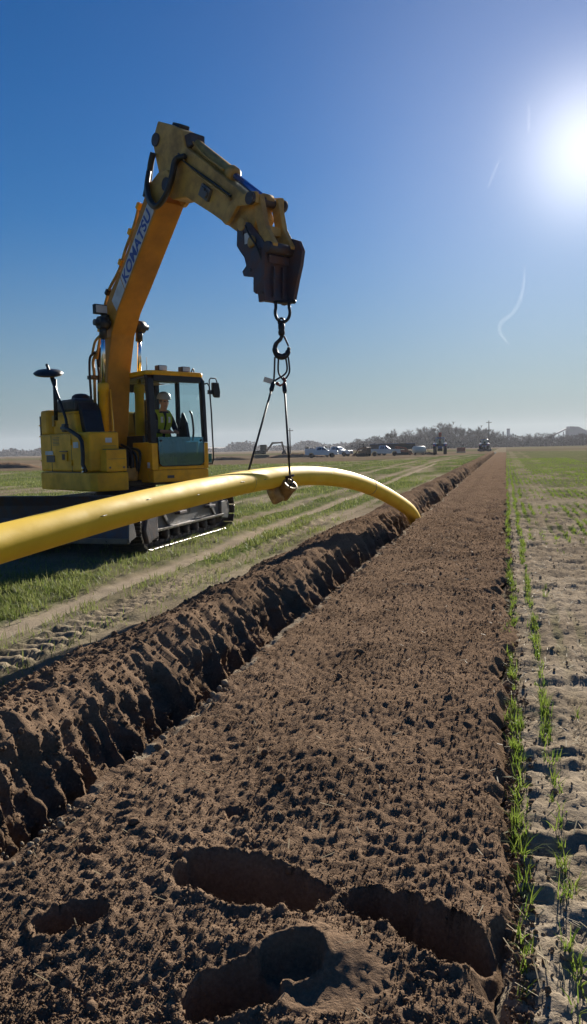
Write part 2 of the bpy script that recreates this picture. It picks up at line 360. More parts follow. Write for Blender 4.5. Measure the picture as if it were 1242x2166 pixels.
# -- left field
yl = rows(1, .0105, .04, 400.); yl = np.concatenate([yl, [450, 520, 600, 720, 900, 1200, 1500]])
xl = [-3.0]
while xl[-1] > -1500: xl.append(xl[-1]-max(.035, .02*(abs(xl[-1])-3)))
X_, Y_ = np.meshgrid(np.array(xl[::-1]), yl); Z_ = left_h(X_, Y_)
Z_ = Z_-.10*sst(-3.15, -3.0, X_)
link('field_left', gridmesh('field_left', X_, Y_, Z_, {'green': left_green(X_, Y_), 'sand': left_sand(X_, Y_)}), None, 'field_mat', 'structure', True)
# -- right field
yr = rows(1, .0075, .014, 300.); yr = np.concatenate([yr, [340, 400, 480, 600, 800, 1100, 1500]])
xr = [-.10]
while xr[-1] < 1500: xr.append(xr[-1]+max(.0125, .022*(xr[-1]-.4)))
X_, Y_ = np.meshgrid(np.array(xr), yr); Z_ = right_h(X_, Y_)
Z_ = Z_-.12*sst(-.02, -.10, -(-X_)*1.) if False else Z_-.13*(1-sst(-.10, .07, X_))
link('field_right', gridmesh('field_right', X_, Y_, Z_, {'green': right_green(X_, Y_), 'sand': right_sand(X_, Y_)}), None, 'field_mat', 'structure', True)
# -- field beyond the end of the trench
yf = np.array([164., 170, 180, 200, 240, 300, 400, 600, 1000, 1500]); xf = np.linspace(-3.2, 0, 6)
X_, Y_ = np.meshgrid(xf, yf); link('field_beyond', gridmesh('field_beyond', X_, Y_, X_*0-.012, {'green': X_*0+.15, 'sand': X_*0+.5}), None, 'field_mat', 'structure', True)
# ------------------------------------------------------------------ mesh helpers
class MB:
    def __init__(s): s.bm = bmesh.new()
    def box(s, lo, hi, bev=0., seg=2):
        b = s.bm; lo, hi = Vector(lo), Vector(hi); v = [b.verts.new((x, y, z)) for x in (lo.x, hi.x) for y in (lo.y, hi.y) for z in (lo.z, hi.z)]
        fs = [b.faces.new([v[i] for i in q]) for q in ((0,1,3,2), (4,6,7,5), (0,4,5,1), (2,3,7,6), (0,2,6,4), (1,5,7,3))]
        s._bev(fs, bev, seg); return s
    def _bev(s, fs, bev, seg=2):
        if bev > 0:
            es = list({e for f in fs for e in f.edges}); bmesh.ops.bevel(s.bm, geom=es, offset=bev, segments=seg, affect='EDGES', profile=.6)
    def prism(s, prof, y0, y1, bev=0., axis='y', seg=2):
        """closed profile of (a,z) extruded from y0 to y1; y0/y1 may be callables of (a,z)"""
        f = lambda y, p: y(*p) if callable(y) else y
        def co(p, y): return {'y': (p[0], y, p[1]), 'x': (y, p[0], p[1]), 'z': (p[0], p[1], y)}[axis]
        A = [s.bm.verts.new(co(p, f(y0, p))) for p in prof]; B = [s.bm.verts.new(co(p, f(y1, p))) for p in prof]; n = len(prof)
        fs = [s.bm.faces.new(A), s.bm.faces.new(B[::-1])]+[s.bm.faces.new((A[i], B[i], B[(i+1) % n], A[(i+1) % n])) for i in range(n)]
        bmesh.ops.recalc_face_normals(s.bm, faces=fs); s._bev(fs, bev, seg); return s
    def tube(s, pts, r, n=10, cap=True, closed=False):
        """swept circle; r number or list"""
        pts = [Vector(p) for p in pts]; rs = r if isinstance(r, (list, tuple)) else [r]*len(pts); rings = []; ref = None
        for i, p in enumerate(pts):
            a = pts[i-1] if (i or closed) else p; c = pts[(i+1) % len(pts)] if (i < len(pts)-1 or closed) else p
            t = (c-a); t = t.normalized() if t.length > 1e-9 else Vector((0, 0, 1))
            if ref is None: ref = t.orthogonal().normalized()
            ref = (ref-t*ref.dot(t)); ref = ref.normalized() if ref.length > 1e-6 else t.orthogonal().normalized(); bi = t.cross(ref)
            rings.append([s.bm.verts.new(p+(ref*math.cos(2*PI*k/n)+bi*math.sin(2*PI*k/n))*rs[i]) for k in range(n)])
        m_ = len(rings)
        for i in range(m_ if closed else m_-1):
            A, B = rings[i], rings[(i+1) % m_]
            for k in range(n): 
                f = s.bm.faces.new((A[k], A[(k+1) % n], B[(k+1) % n], B[k])); f.smooth = True
        if cap and not closed: s.bm.faces.new(rings[0][::-1]); s.bm.faces.new(rings[-1])
        return s
    def cyl(s, a, b, r, n=16, r2=None): return s.tube([a, b], [r, r if r2 is None else r2], n)
    def lathe(s, prof, c, axis, n=20):
        """prof (r,t) turned about axis through c"""
        ax = Vector(axis).normalized(); u = ax.orthogonal().normalized(); v = ax.cross(u); c = Vector(c); rings = []
        for r_, t in prof: rings.append([s.bm.verts.new(c+ax*t+(u*math.cos(2*PI*k/n)+v*math.sin(2*PI*k/n))*max(r_, 1e-4)) for k in range(n)])
        for A, B in zip(rings, rings[1:]):
            for k in range(n): f = s.bm.faces.new((A[k], A[(k+1) % n], B[(k+1) % n], B[k])); f.smooth = True
        s.bm.faces.new(rings[0][::-1]); s.bm.faces.new(rings[-1]); return s
    def blob(s, c, r, sub=2, sc=(1, 1, 1)):
        q = bmesh.ops.create_icosphere(s.bm, subdivisions=sub, radius=1)
        for v in q['verts']: v.co = Vector((v.co.x*r*sc[0], v.co.y*r*sc[1], v.co.z*r*sc[2]))+Vector(c)
        for f in {f for v in q['verts'] for f in v.link_faces}: f.smooth = True
        return s
    def xf(s, M): bmesh.ops.transform(s.bm, matrix=M, verts=s.bm.verts[:]); return s
    def mesh(s, name):
        me = bpy.data.meshes.new(name); bmesh.ops.recalc_face_normals(s.bm, faces=s.bm.faces[:]); s.bm.to_mesh(me); s.bm.free(); return me
    def build(s, name, mat_, parent=None, label=None):
        o = link(name, s.mesh(name), parent, mat_)
        if label: o['label'] = label
        return o
def smooth_path(pts, n=8):
    """Catmull-Rom through pts"""
    P = [Vector(p) for p in pts]; P = [2*P[0]-P[1]]+P+[2*P[-1]-P[-2]]; out = []
    for i in range(1, len(P)-2):
        a, b, c, d = P[i-1:i+3]
        for k in range(n):
            t = k/n; out.append(.5*((2*b)+(-a+c)*t+(2*a-5*b+4*c-d)*t*t+(-a+3*b-3*c+d)*t**3))
    out.append(P[-2]); return out
# ------------------------------------------------------------------ paint and metal
YEL = (.93, .47, .014)
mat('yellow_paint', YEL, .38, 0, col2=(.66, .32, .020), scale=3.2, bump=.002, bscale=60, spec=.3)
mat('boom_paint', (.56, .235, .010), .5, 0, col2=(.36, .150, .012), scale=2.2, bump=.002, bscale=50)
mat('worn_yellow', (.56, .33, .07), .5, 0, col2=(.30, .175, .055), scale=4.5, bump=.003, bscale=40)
mat('black_paint', (.012, .014, .02), .42, 0, var=.4, bump=.001)
mat('rubber', (.018, .018, .02), .7, 0, var=.4, bump=.002)
mat('hose', (.014, .015, .018), .5)
mat('dark_steel', (.05, .055, .075), .5, .3, col2=(.085, .05, .04), scale=7, bump=.004, bscale=30)
mat('coupler_steel', (.045, .052, .085), .5, .25, col2=(.115, .055, .045), scale=4, bump=.006, bscale=22)
mat('grey_steel', (.10, .11, .13), .45, .4, col2=(.16, .14, .12), scale=5, bump=.003)
mat('shoe_steel', (.11, .105, .10), .35, .7, col2=(.20, .16, .12), scale=9, bump=.004)
mat('chrome', (.72, .74, .78), .12, 1.)
mat('blue_rod', (.10, .22, .55), .2, .55)
mat('decal_white', (.62, .64, .68), .45, var=.25)
mat('decal_blue', (.02, .06, .33), .4)
mat('decal_dark', (.06, .06, .07), .5)
mat('lamp_lens', (.55, .58, .62), .15)
mat('tail_red', (.45, .02, .015), .3)
mat('seat_black', (.015, .016, .02), .75)
mat('pipe_yellow', (.93, .61, .028), .6, 0, col2=(.84, .54, .030), scale=1.8, bump=.0006, bscale=14, spec=.25)
mat('pipe_mark', (.50, .31, .05), .5)
mat('bronze', (.42, .27, .085), .42, .35, col2=(.26, .15, .05), scale=14, bump=.003)
mat('tan_lining', (.25, .23, .20), .8)
glass('cab_glass', (.80, .90, .92), .03); glass('lower_glass', (.20, .42, .50), .16); MATS['lower_glass'].node_tree.nodes['Glossy BSDF'].inputs[0].default_value = (.35, .62, .72, 1)
glass('car_glass', (.05, .06, .07), .12)

# ------------------------------------------------------------------ the excavator
PIV = Vector((-6.82, 12.9, 0)); al = R(42)
fh = Vector((-math.sin(psi), math.cos(psi), 0)); Fv = r0*math.sin(al)-fh*math.cos(al); ANG = math.atan2(Fv.y, Fv.x)
ex = empty('excavator', PIV, ANG, 'yellow crawler excavator with raised boom holding the pipe over the trench', 'excavator')
def loc2w(a, b, z): return PIV+Fv*a+Vector((-Fv.y, Fv.x, 0))*b+Vector((0, 0, z))
# boom ------------------------------------------------------------
BC = -.2; B0, B1 = BC-.23, BC+.23
front = [(2.15, 5.53), (1.09, 4.42), (.71, 4.04), (.47, 3.68), (.30, 3.12), (.24, 2.82), (.14, 2.1), (.06, 1.62)]
back = [(-.16, 1.62), (-.13, 2.4), (.01, 3.28), (.19, 4.05), (.46, 4.38), (.92, 4.76), (1.23, 5.14), (1.88, 5.90)]
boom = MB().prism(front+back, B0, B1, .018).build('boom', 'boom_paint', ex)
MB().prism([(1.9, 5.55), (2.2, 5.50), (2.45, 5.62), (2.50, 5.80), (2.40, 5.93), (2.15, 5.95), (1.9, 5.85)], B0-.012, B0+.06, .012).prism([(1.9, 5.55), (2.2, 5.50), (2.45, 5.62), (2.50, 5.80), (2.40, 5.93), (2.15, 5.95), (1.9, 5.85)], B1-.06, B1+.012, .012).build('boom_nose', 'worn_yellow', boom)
# weld seams
for a, z, a2, z2 in ((1.0, 4.33, .80, 4.67), (.42, 3.62, .09, 3.62)): MB().cyl((a, B0-.002, z), (a2, B0-.002, z2), .008, 6).build('weld_seam', 'boom_paint', boom)
# white band with the maker's lettering, on the side that faces the camera
u_ = Vector((.687, 0, .727)); n_ = Vector((-.727, 0, .687)); y_ = B0-.004
def bp(s, t): return (Vector((.71, 0, 4.04))+u_*s+n_*t)
q = [bp(-.02, .02), bp(1.86, .02), bp(1.98, .27), bp(.02, .27)]
me = bpy.data.meshes.new('decal_band'); me.from_pydata([(p.x, y_, p.z) for p in q], [], [(0, 1, 2, 3)]); link('decal_band', me, boom, 'decal_white')
fc = bpy.data.curves.new('lettering', 'FONT'); fc.body = 'KOMATSU'; fc.size = .30; fc.extrude = .001; fc.shear = .18; fc.offset = .009; fc.space_character = 1.06
fo = bpy.data.objects.new('lettering_curve', fc); C.objects.link(fo); bpy.context.view_layer.update()
tm = bpy.data.meshes.new_from_object(fo.evaluated_get(bpy.context.evaluated_depsgraph_get())); bpy.data.objects.remove(fo)
tw_ = max(v.co.x for v in tm.vertices); st = bp(.50, .045); sx = 1.30/tw_
M_ = Matrix((u_*sx, n_*.92, Vector((0, -1, 0)))).transposed().to_4x4(); M_.translation = (st.x, y_-.004, st.z); tm.transform(M_); tm.name = 'lettering'
tm.materials.clear(); lo_ = link('lettering', tm, boom, 'decal_blue'); lo_['label'] = 'blue KOMATSU lettering'
# boom cylinders
for b, nm in ((BC-.36, 0), (BC+.36, 1)):
    o = MB().lathe([(.05, 0), (.085, .02), (.085, 1.20), (.10, 1.21), (.10, 1.33), (.07, 1.36)], (.30, b, 1.48), (.03, 0, 1.), 18).build('boom_cylinder', 'yellow_paint', ex)
    top = Vector((.42, b, 3.86)); MB().cyl((.345, b, 2.83), top, .040, 16).build('rod', 'chrome', o)
    MB().cyl((.42, b-.09, 3.86), (.42, b+.09, 3.86), .11, 18).cyl((.395, b, 3.60), (.418, b, 3.82), .065, 14).build('rod_eye', 'black_paint', o)
    MB().tube(smooth_path([(.40, b+.1, 2.72), (.44, b+.1, 2.0), (.44, b+.10, 1.78), (.46, b+.02, 1.70), (.50, b+.02, 1.60), (.48, b+.0, 1.45)]), .016, 8).build('oil_line', 'yellow_paint', o)
    MB().box((.36, b-.1, 1.68), (.42, b+.14, 1.74), .008).box((.42, b+.0, 1.58), (.46, b+.03, 1.74), .006).box((.42, b+.09, 1.60), (.46, b+.12, 1.72), .006).build('line_clamp', 'yellow_paint', o)
MB().cyl((.42, B0-.30, 3.86), (.42, B1+.30, 3.86), .055, 16).build('boom_cylinder_pin', 'black_paint', ex)
MB().box((.18, B0-.07, 3.92), (.42, B0+.004, 4.02), .01).build('pin_bracket', 'black_paint', ex)
# work lamp on the boom
o = MB().box((.24, -.66, 4.03), (.34, -.38, 4.20), .02).build('work_lamp', 'black_paint', ex); o.rotation_euler = (0, 0, 0)
MB().box((.338, -.64, 4.05), (.346, -.40, 4.18), .004).build('lens', 'lamp_lens', o)
MB().tube([(.28, -.52, 4.04), (.30, -.46, 3.98), (.36, -.43, 3.95)], .018, 8).build('lamp_arm', 'black_paint', o)
# hard lines along the back of the boom
def back_pt(s, off):
    P = [Vector((a, 0, z)) for a, z in back]; L = [0]
    for i in range(1, len(P)): L.append(L[-1]+(P[i]-P[i-1]).length)
    s = max(0, min(s, L[-1]-1e-4)); i = max(k for k in range(len(L)) if L[k] <= s); i = min(i, len(P)-2); d = (P[i+1]-P[i]).normalized()
    nn = Vector((-d.z, 0, d.x)); return P[i]+d*(s-L[i])+nn*off
for k, (b, of, s0, s1) in enumerate(((-.40, .085, 1.9, 4.55), (-.34, .10, 1.75, 4.5), (-.27, .09, 2.0, 4.4), (-.12, .10, 1.8, 4.5), (-.04, .085, 1.9, 4.5))):
    pts = []
    n = 16
    for i in range(n+1):
        s = s0+(s1-s0)*i/n; p = back_pt(s, of+(.05 if i in (0, n) else 0)+.015*math.sin(i*1.3+k)); pts.append((p.x, b, p.z))
    pts = [(pts[0][0]-.10, b, pts[0][2]-.22)]+pts
    MB().tube(smooth_path(pts, 3), .021 if k % 2 else .027, 8).build('hydraulic_line', 'worn_yellow' if k != 1 else 'black_paint', ex)
for s in (2.2, 2.85, 3.5, 4.05, 4.5):
    p = back_pt(s, .085); p2 = back_pt(s+.06, .085)
    MB().box((-.05, -.45, -.02), (.05, .02, .05), .008).xf(Matrix.Translation(p)@Matrix.Rotation(-math.atan2((p2-p).z, (p2-p).x), 4, 'Y')).build('line_clamp', 'yellow_paint' if s != 2.85 else 'black_paint', ex)
# slack hoses from the deck to the boom
for k in range(6):
    b = -.44+.075*k; x = -.02*k
    pts = [(-.10+x, b-.02, 3.42+.05*(k % 3)), (-.28-.03*(k % 2), b-.03, 3.34-.05*(k % 2)), (-.34+.03*(k % 3), b-.02, 3.05), (-.36, b, 2.6), (-.42+.02*k, b+.02, 2.2), (-.40, b+.03, 1.75), (-.30, b+.05, 1.5)]
    MB().tube(smooth_path(pts, 6), .028 if k % 2 else .023, 8).build('hydraulic_hose', 'hose' if k not in (1, 4) else 'worn_yellow', ex)
for k in range(3):
    MB().tube(smooth_path([(-.30, -.42+.1*k, 3.38), (-.20, -.40+.1*k, 3.62), (-.02, -.38+.1*k, 3.72)], 5), .024, 8).build('hydraulic_hose', 'worn_yellow', ex)
MB().box((-.43, -.47, 2.96), (-.28, -.02, 3.03), .01).build('hose_clamp', 'black_paint', ex)
MB().box((-.46, -.47, 2.30), (-.34, -.02, 2.36), .01).build('hose_clamp', 'black_paint', ex)
# arm ------------------------------------------------------------
A0, A1_ = -.37, -.05
arm_prof = [(2.08, 6.77), (2.45, 6.60), (2.72, 6.44), (2.80, 6.17), (3.45, 5.69), (4.07, 5.21), (4.36, 4.97), (4.45, 4.76), (4.32, 4.58), (4.11, 4.58), (3.42, 5.04), (2.77, 5.44), (2.42, 5.49), (2.16, 5.66), (1.99, 6.2), (1.90, 6.52)]
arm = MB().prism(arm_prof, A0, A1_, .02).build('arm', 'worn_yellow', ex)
MB().cyl((2.36, B0-.03, 5.72), (2.36, B1+.03, 5.72), .10, 18).build('arm_pin', 'dark_steel', ex)
MB().cyl((2.02, A0-.03, 6.50), (2.02, A1_+.03, 6.50), .10, 18).build('tail_pin', 'dark_steel', arm)
MB().box((2.36, -.31, 6.62), (2.58, -.12, 6.69), .02).xf(Matrix.Translation((2.48, 0, 6.57))@Matrix.Rotation(R(24), 4, 'Y')@Matrix.Translation((-2.48, 0, -6.63))).build('valve_cover', 'black_paint', arm)
MB().box((2.70, -.34, 6.16), (2.92, -.08, 6.36), .03).build('cylinder_lug', 'dark_steel', arm)
MB().box((3.18, A0-.05, 5.28), (3.44, A0+.01, 5.46), .015).box((3.24, A0-.08, 5.33), (3.33, A0-.04, 5.43), .01).cyl((3.38, A0-.09, 5.36), (3.38, A0-.03, 5.36), .05, 12).xf(Matrix.Translation((3.3, 0, 5.36))@Matrix.Rotation(R(36), 4, 'Y')@Matrix.Translation((-3.3, 0, -5.36))).build('lock_valve', 'grey_steel', arm)
for k, (da, dz) in enumerate(((0, 0), (.05, -.05))):
    MB().tube(smooth_path([(2.66+da, A0-.03, 6.10+dz), (2.84+da, A0-.035, 5.92+dz), (3.15, A0-.03, 5.70+dz), (3.5, A0-.03, 5.46+dz), (3.92, A0-.03, 5.16+dz)]), .017, 8).build('arm_line', 'worn_yellow' if k else 'hose', arm)
# looped hoses between boom and arm
for k in range(4):
    b = -.46-.024*k; e = .045*k-.03
    MB().tube(smooth_path([(1.84+e, b+.05, 6.02), (1.86+e, b, 5.80), (1.98+e, b-.03, 5.54), (2.18+e, b-.04, 5.42-.01*k), (2.42+e, b-.03, 5.50), (2.58+e*.7, b, 5.74), (2.62+e*.7, b+.05, 5.98), (2.78+e, b+.1, 6.05-.02*k)], 7), .040, 9).build('hydraulic_hose', 'hose', ex)
MB().tube(smooth_path([(1.66, -.38, 5.72), (1.80, -.40, 5.92), (1.92, -.42, 6.16), (2.00, -.42, 6.30)], 6), .05, 9).build('hydraulic_hose', 'hose', ex)
# bucket cylinder on the arm
p0, p1 = Vector((2.78, BC, 6.27)), Vector((4.46, BC, 5.0)); dv = (p1-p0).normalized()
o = MB().lathe([(.06, -.05), (.088, 0), (.088, 1.13), (.112, 1.14), (.112, 1.24), (.075, 1.27)], p0, dv, 20).build('bucket_cylinder', 'worn_yellow', ex)
MB().cyl(p0+dv*1.24, p1, .048, 16).build('rod', 'blue_rod', o)
MB().cyl((4.46, BC-.07, 5.0), (4.46, BC+.07, 5.0), .085, 16).build('rod_eye', 'worn_yellow', o)
MB().tube(smooth_path([p0+dv*.1+Vector((.02, -.1, .04)), p0+dv*.5+Vector((0, -.11, -.01)), p0+dv*1.1+Vector((0, -.11, .0))]), .014, 8).build('oil_line', 'worn_yellow', o)
# links
MB().cyl((4.48, -.50, 4.97), (4.48, .10, 4.97), .062, 16).lathe([(.085, 0), (.085, .05)], (4.48, .05, 4.97), (0, 1, 0)).lathe([(.085, 0), (.085, .05)], (4.48, -.53, 4.97), (0, 1, 0)).build('link_pin', 'dark_steel', ex)
for b in (-.45, -.0):
    MB().prism([(3.80, 4.83), (3.88, 4.76), (3.98, 4.80), (4.16, 4.95), (4.40, 4.90), (4.56, 4.90), (4.56, 5.05), (4.42, 5.08), (4.12, 5.06), (3.88, 4.95)], b-.03, b+.03, .01).build('guide_link', 'worn_yellow', ex)
for b in (-.37, -.05):
    MB().prism([(4.41, 5.03), (4.56, 5.03), (4.66, 4.60), (4.83, 4.33), (4.78, 4.23), (4.66, 4.23), (4.58, 4.35), (4.50, 4.60)], b-.045, b+.045, .012).build('bucket_link', 'worn_yellow', ex)
MB().box((4.50, -.34, 4.50), (4.62, -.08, 4.62), .01).build('link_bridge', 'worn_yellow', ex)
MB().cyl((4.74, -.46, 4.29), (4.74, .06, 4.29), .075, 16).build('coupler_pin', 'dark_steel', ex)
MB().cyl((4.20, -.46, 4.70), (4.20, .04, 4.70), .085, 16).build('arm_tip_pin', 'worn_yellow', ex)
# quick coupler
cpA = [(4.10, 4.76), (4.34, 4.70), (4.58, 4.46), (4.68, 4.34), (4.68, 4.10), (4.64, 3.9), (4.66, 3.60), (4.52, 3.60), (4.50, 3.78), (4.46, 3.72), (4.41, 3.76), (4.42, 3.95), (4.21, 4.0), (4.18, 4.07), (4.27, 4.13), (4.23, 4.25), (4.13, 4.36), (4.07, 4.44)]
cpB = [(4.10, 4.76), (4.34, 4.70), (4.58, 4.46), (4.76, 4.46), (4.90, 4.40), (4.97, 4.26), (4.93, 4.08), (4.86, 3.90), (4.76, 3.60), (4.52, 3.60), (4.42, 3.95), (4.21, 4.0), (4.18, 4.07), (4.27, 4.13), (4.13, 4.36), (4.07, 4.44)]
cp = MB().prism(cpA, -.44, -.39, .008).build('quick_coupler', 'coupler_steel', ex)
MB().prism(cpB, -.03, .03, .008).build('side_plate', 'coupler_steel', cp)
MB().prism([(4.60, 3.602), (4.655, 3.602), (4.63, 3.9), (4.67, 4.13), (4.60, 4.13)], -.39, -.03, .0).build('front_plate', 'coupler_steel', cp)
MB().prism([(4.22, 4.02), (4.44, 3.96), (4.54, 3.61), (4.58, 3.61), (4.5, 4.1), (4.25, 4.2)], -.388, -.032, .0).build('rear_plate', 'coupler_steel', cp)
MB().lathe([(.075, 0), (.085, .02), (.05, .03)], (4.42, -.44, 4.42), (0, -1, 0), 16).build('pin_boss', 'bronze', cp)
for a, z in ((4.58, 4.30), (4.60, 3.72), (4.36, 4.06), (4.22, 4.58)): MB().cyl((a, -.455, z), (a, -.435, z), .026, 10).build('bolt', 'dark_steel', cp)
MB().prism([(4.60, 4.14), (4.70, 4.10), (4.72, 4.20), (4.62, 4.24)], -.388, -.032, .01).build('cross_bar', 'coupler_steel', cp)
for b in (-.29, -.13): MB().prism([(4.655, 3.66), (4.69, 3.66), (4.70, 4.05), (4.67, 4.08)], b-.012, b+.012, .003).build('rib', 'coupler_steel', cp)
MB().tube(smooth_path([(4.30, -.46, 4.66), (4.42, -.50, 4.52), (4.56, -.47, 4.30), (4.60, -.42, 4.12)], 5), .014, 7).build('coupler_hose', 'hose', cp)
MB().box((4.26, -.447, 4.42), (4.36, -.441, 4.56)).build('data_plate', 'decal_white', cp)
# undercarriage ------------------------------------------------------------
uc = empty('undercarriage', (0, 0, 0)); uc.parent = ex; uc.rotation_euler = (0, 0, -ANG-PI/2)
UC0 = -.18; HL = 2.17; RT = .40
def track_path(n):
    L = 2*(HL-RT)*2+2*PI*RT; out = []; st_ = 2*(HL-RT)
    for i in range(n):
        s = L*i/n
        if s < st_: out.append((-(HL-RT)+s, 0, 0))
        elif s < st_+PI*RT: a = (s-st_)/RT; out.append((HL-RT+RT*math.sin(a), RT-RT*math.cos(a), a))
        elif s < 2*st_+PI*RT: out.append((HL-RT-(s-st_-PI*RT), 2*RT, PI))
        else: a = (s-2*st_-PI*RT)/RT; out.append((-(HL-RT)-RT*math.sin(a), RT+RT*math.cos(a), PI+a))
    return out
shoe = MB().box((-.084, -.28, .0), (.084, .28, .025), .004, 1)
for x in (-.06, 0, .055): shoe.prism([(x-.010, .002), (x+.010, .002), (x+.005, -.028), (x-.005, -.028)], -.28, .28)
shoe_me = shoe.mesh('track_shoe'); shoe_me.materials.append(MATS['shoe_steel'])
linkm = MB().box((-.09, -.09, .03), (.09, -.04, .11), .01, 1).box((-.09, .04, .03), (.09, .09, .11), .01, 1).mesh('track_link'); linkm.materials.append(MATS['dark_steel'])
for sy in (1, -1):
    yc = sy*1.0
    tf_ = MB().prism([(UC0-HL+.42, .26), (UC0+HL-.42, .26), (UC0+HL-.55, .62), (UC0+HL-.9, .72), (UC0-HL+.9, .72), (UC0-HL+.55, .62)], yc-.17*1, yc+.19, .02)
    tf_ = tf_.build('track_frame', 'grey_steel', uc)
    MB().prism([(UC0-HL+.62, .66), (UC0+HL-.80, .66), (UC0+HL-.9, .76), (UC0-HL+.75, .76)], yc+sy*.18, yc+sy*.25, .01).build('frame_rail', 'grey_steel', tf_)
    MB().prism([(UC0-HL+.60, .28), (UC0+HL-.65, .28), (UC0+HL-.62, .33), (UC0-HL+.57, .33)], yc+sy*.17, yc+sy*.26, .012).build('guard_rail', 'shoe_steel', tf_)
    for x in (-.85, .55): MB().box((UC0+x-.16, min(yc+sy*.2, yc+sy*.31), .50), (UC0+x+.16, max(yc+sy*.2, yc+sy*.31), .56), .012).build('step', 'dark_steel', tf_)
    MB().cyl((UC0+.05, yc+sy*.188, .52), (UC0+.05, yc+sy*.196, .52), .06, 14).build('access_hole', 'black_paint', tf_)
    for x in (-1.2, .95):
        MB().prism([(UC0+x, .34), (UC0+x+.08, .34), (UC0+x+.40, .64), (UC0+x+.28, .64)], yc+sy*.185, yc+sy*.235, .01).build('gusset', 'grey_steel', tf_)
    tk = MB().lathe([(.10, -.24), (.20, -.22), (.22, -.10), (.34, -.08), (.34, .08), (.22, .10), (.20, .22), (.10, .24)], (UC0+HL-RT, yc, RT), (0, 1, 0), 20).build('sprocket', 'dark_steel', uc)
    MB().prism([(UC0+HL-RT-.26, .20), (UC0+HL-RT+.12, .12), (UC0+HL-RT+.22, .35), (UC0+HL-RT+.12, .62), (UC0+HL-RT-.26, .60)], yc+sy*.19, yc+sy*.27, .03).build('motor_cover', 'dark_steel', tk)
    idl = MB().lathe([(.08, -.2), (.12, -.18), (.33, -.06), (.36, -.05), (.36, .05), (.33, .06), (.12, .18), (.08, .2)], (UC0-HL+RT, yc, RT), (0, 1, 0), 20).build('idler', 'dark_steel', uc)
    MB().prism([(UC0-HL+RT-.16, RT-.10), (UC0-HL+RT-.06, RT-.2), (UC0-HL+RT+.3, RT-.16), (UC0-HL+RT+.3, RT+.18), (UC0-HL+RT-.06, RT+.2), (UC0-HL+RT-.16, RT+.12)], yc+sy*.18, yc+sy*.25, .02).build('idler_yoke', 'grey_steel', idl)
    for k in range(7):
        MB().lathe([(.04, -.16), (.09, -.14), (.10, -.03), (.075, -.02), (.075, .02), (.10, .03), (.09, .14), (.04, .16)], (UC0-1.32+k*.44, yc, .185), (0, 1, 0), 14).build('roller', 'dark_steel', uc)
    tr = empty('crawler_track', (0, 0, 0)); tr.parent = uc
    tr.name = 'crawler_track'
    for x, z, a in track_path(48):
        so = link('track_shoe', shoe_me, uc); so.location = (UC0+x, yc, z); so.rotation_euler = (0, -a, 0)
        so = link('track_link', linkm, uc); so.location = (UC0+x, yc, z); so.rotation_euler = (0, -a, 0)
    bpy.data.objects.remove(tr)
cf = MB().box((UC0-.9, -.85, .42), (UC0+.9, .85, .66), .05).cyl((0, 0, .6), (0, 0, .99), .55, 28).build('carbody', 'dark_steel', uc)
# dozer blade towards the camera
bl = MB().prism([(2.36, .22), (2.44, .22), (2.40, .40), (2.37, .60), (2.39, .80), (2.47, .95), (2.42, .96), (2.33, .80), (2.30, .55), (2.32, .36)], -1.29, 1.29, .008).build('dozer_blade', 'dark_steel', uc)
MB().box((2.40, -1.29, .215), (2.455, 1.29, .30), .006).build('cutting_edge', 'shoe_steel', bl)
for y in (1.297, -1.297): MB().prism([(2.20, .30), (2.44, .24), (2.42, .50), (2.40, .75), (2.30, .62)], y-.012, y+.012, .003).build('end_plate', 'grey_steel', bl)
for y in (.55, -.55): MB().prism([(1.0, .45), (2.32, .36), (2.32, .56), (1.0, .62)], y-.08, y+.08, .015).build('push_arm', 'dark_steel', bl)
for y in (.28, -.28): MB().cyl((1.0, y, .60), (2.30, y, .62), .06, 12).build('blade_cylinder', 'dark_steel', bl)
# upper house ------------------------------------------------------------
def arc(r, a0, a1, n): return [(r*math.cos(a0+(a1-a0)*i/n), r*math.sin(a0+(a1-a0)*i/n)) for i in range(n+1)]
RTL = 1.52
def tail(r=RTL, side=1.24):
    a = math.asin(side/r); return [(x, y) for x, y in arc(r, PI-a, PI+a, 16)]     # from left-rear round to right-rear
# lower skirt: rear + right side up to the right-hand front corner
sk = tail()+[(1.02, -1.24), (1.16, -1.18), (1.20, -1.05), (1.20, -.62), (.2, -.60), (-.2, -.1), (-.4, 1.2)]
house = MB().prism(sk, .97, 1.28, .03, axis='z', seg=3).build('lower_skirt', 'yellow_paint', ex)
MB().box((-.9, -.60, 1.0), (.55, 1.15, 1.10), .01).build('deck_frame', 'black_paint', ex)
rf = tail(RTL-.015, 1.225)+[(.70, -1.225), (.90, -1.16), (.955, -1.0), (.955, -.64), (-.4, -.64), (-.6, -.2), (-.6, .0), (-.5, 1.1)]
cw = MB().prism([p for p in rf], 1.295, 1.96, .045, axis='z', seg=3).build('side_housing', 'yellow_paint', ex)
hood = tail(RTL-.03, 1.20)+[(-.62, -1.20), (-.55, -1.1), (-.55, .2), (-.75, 1.05)]
hd = MB().prism(hood, 1.94, 2.40, .07, axis='z', seg=3).build('engine_hood', 'yellow_paint', ex)
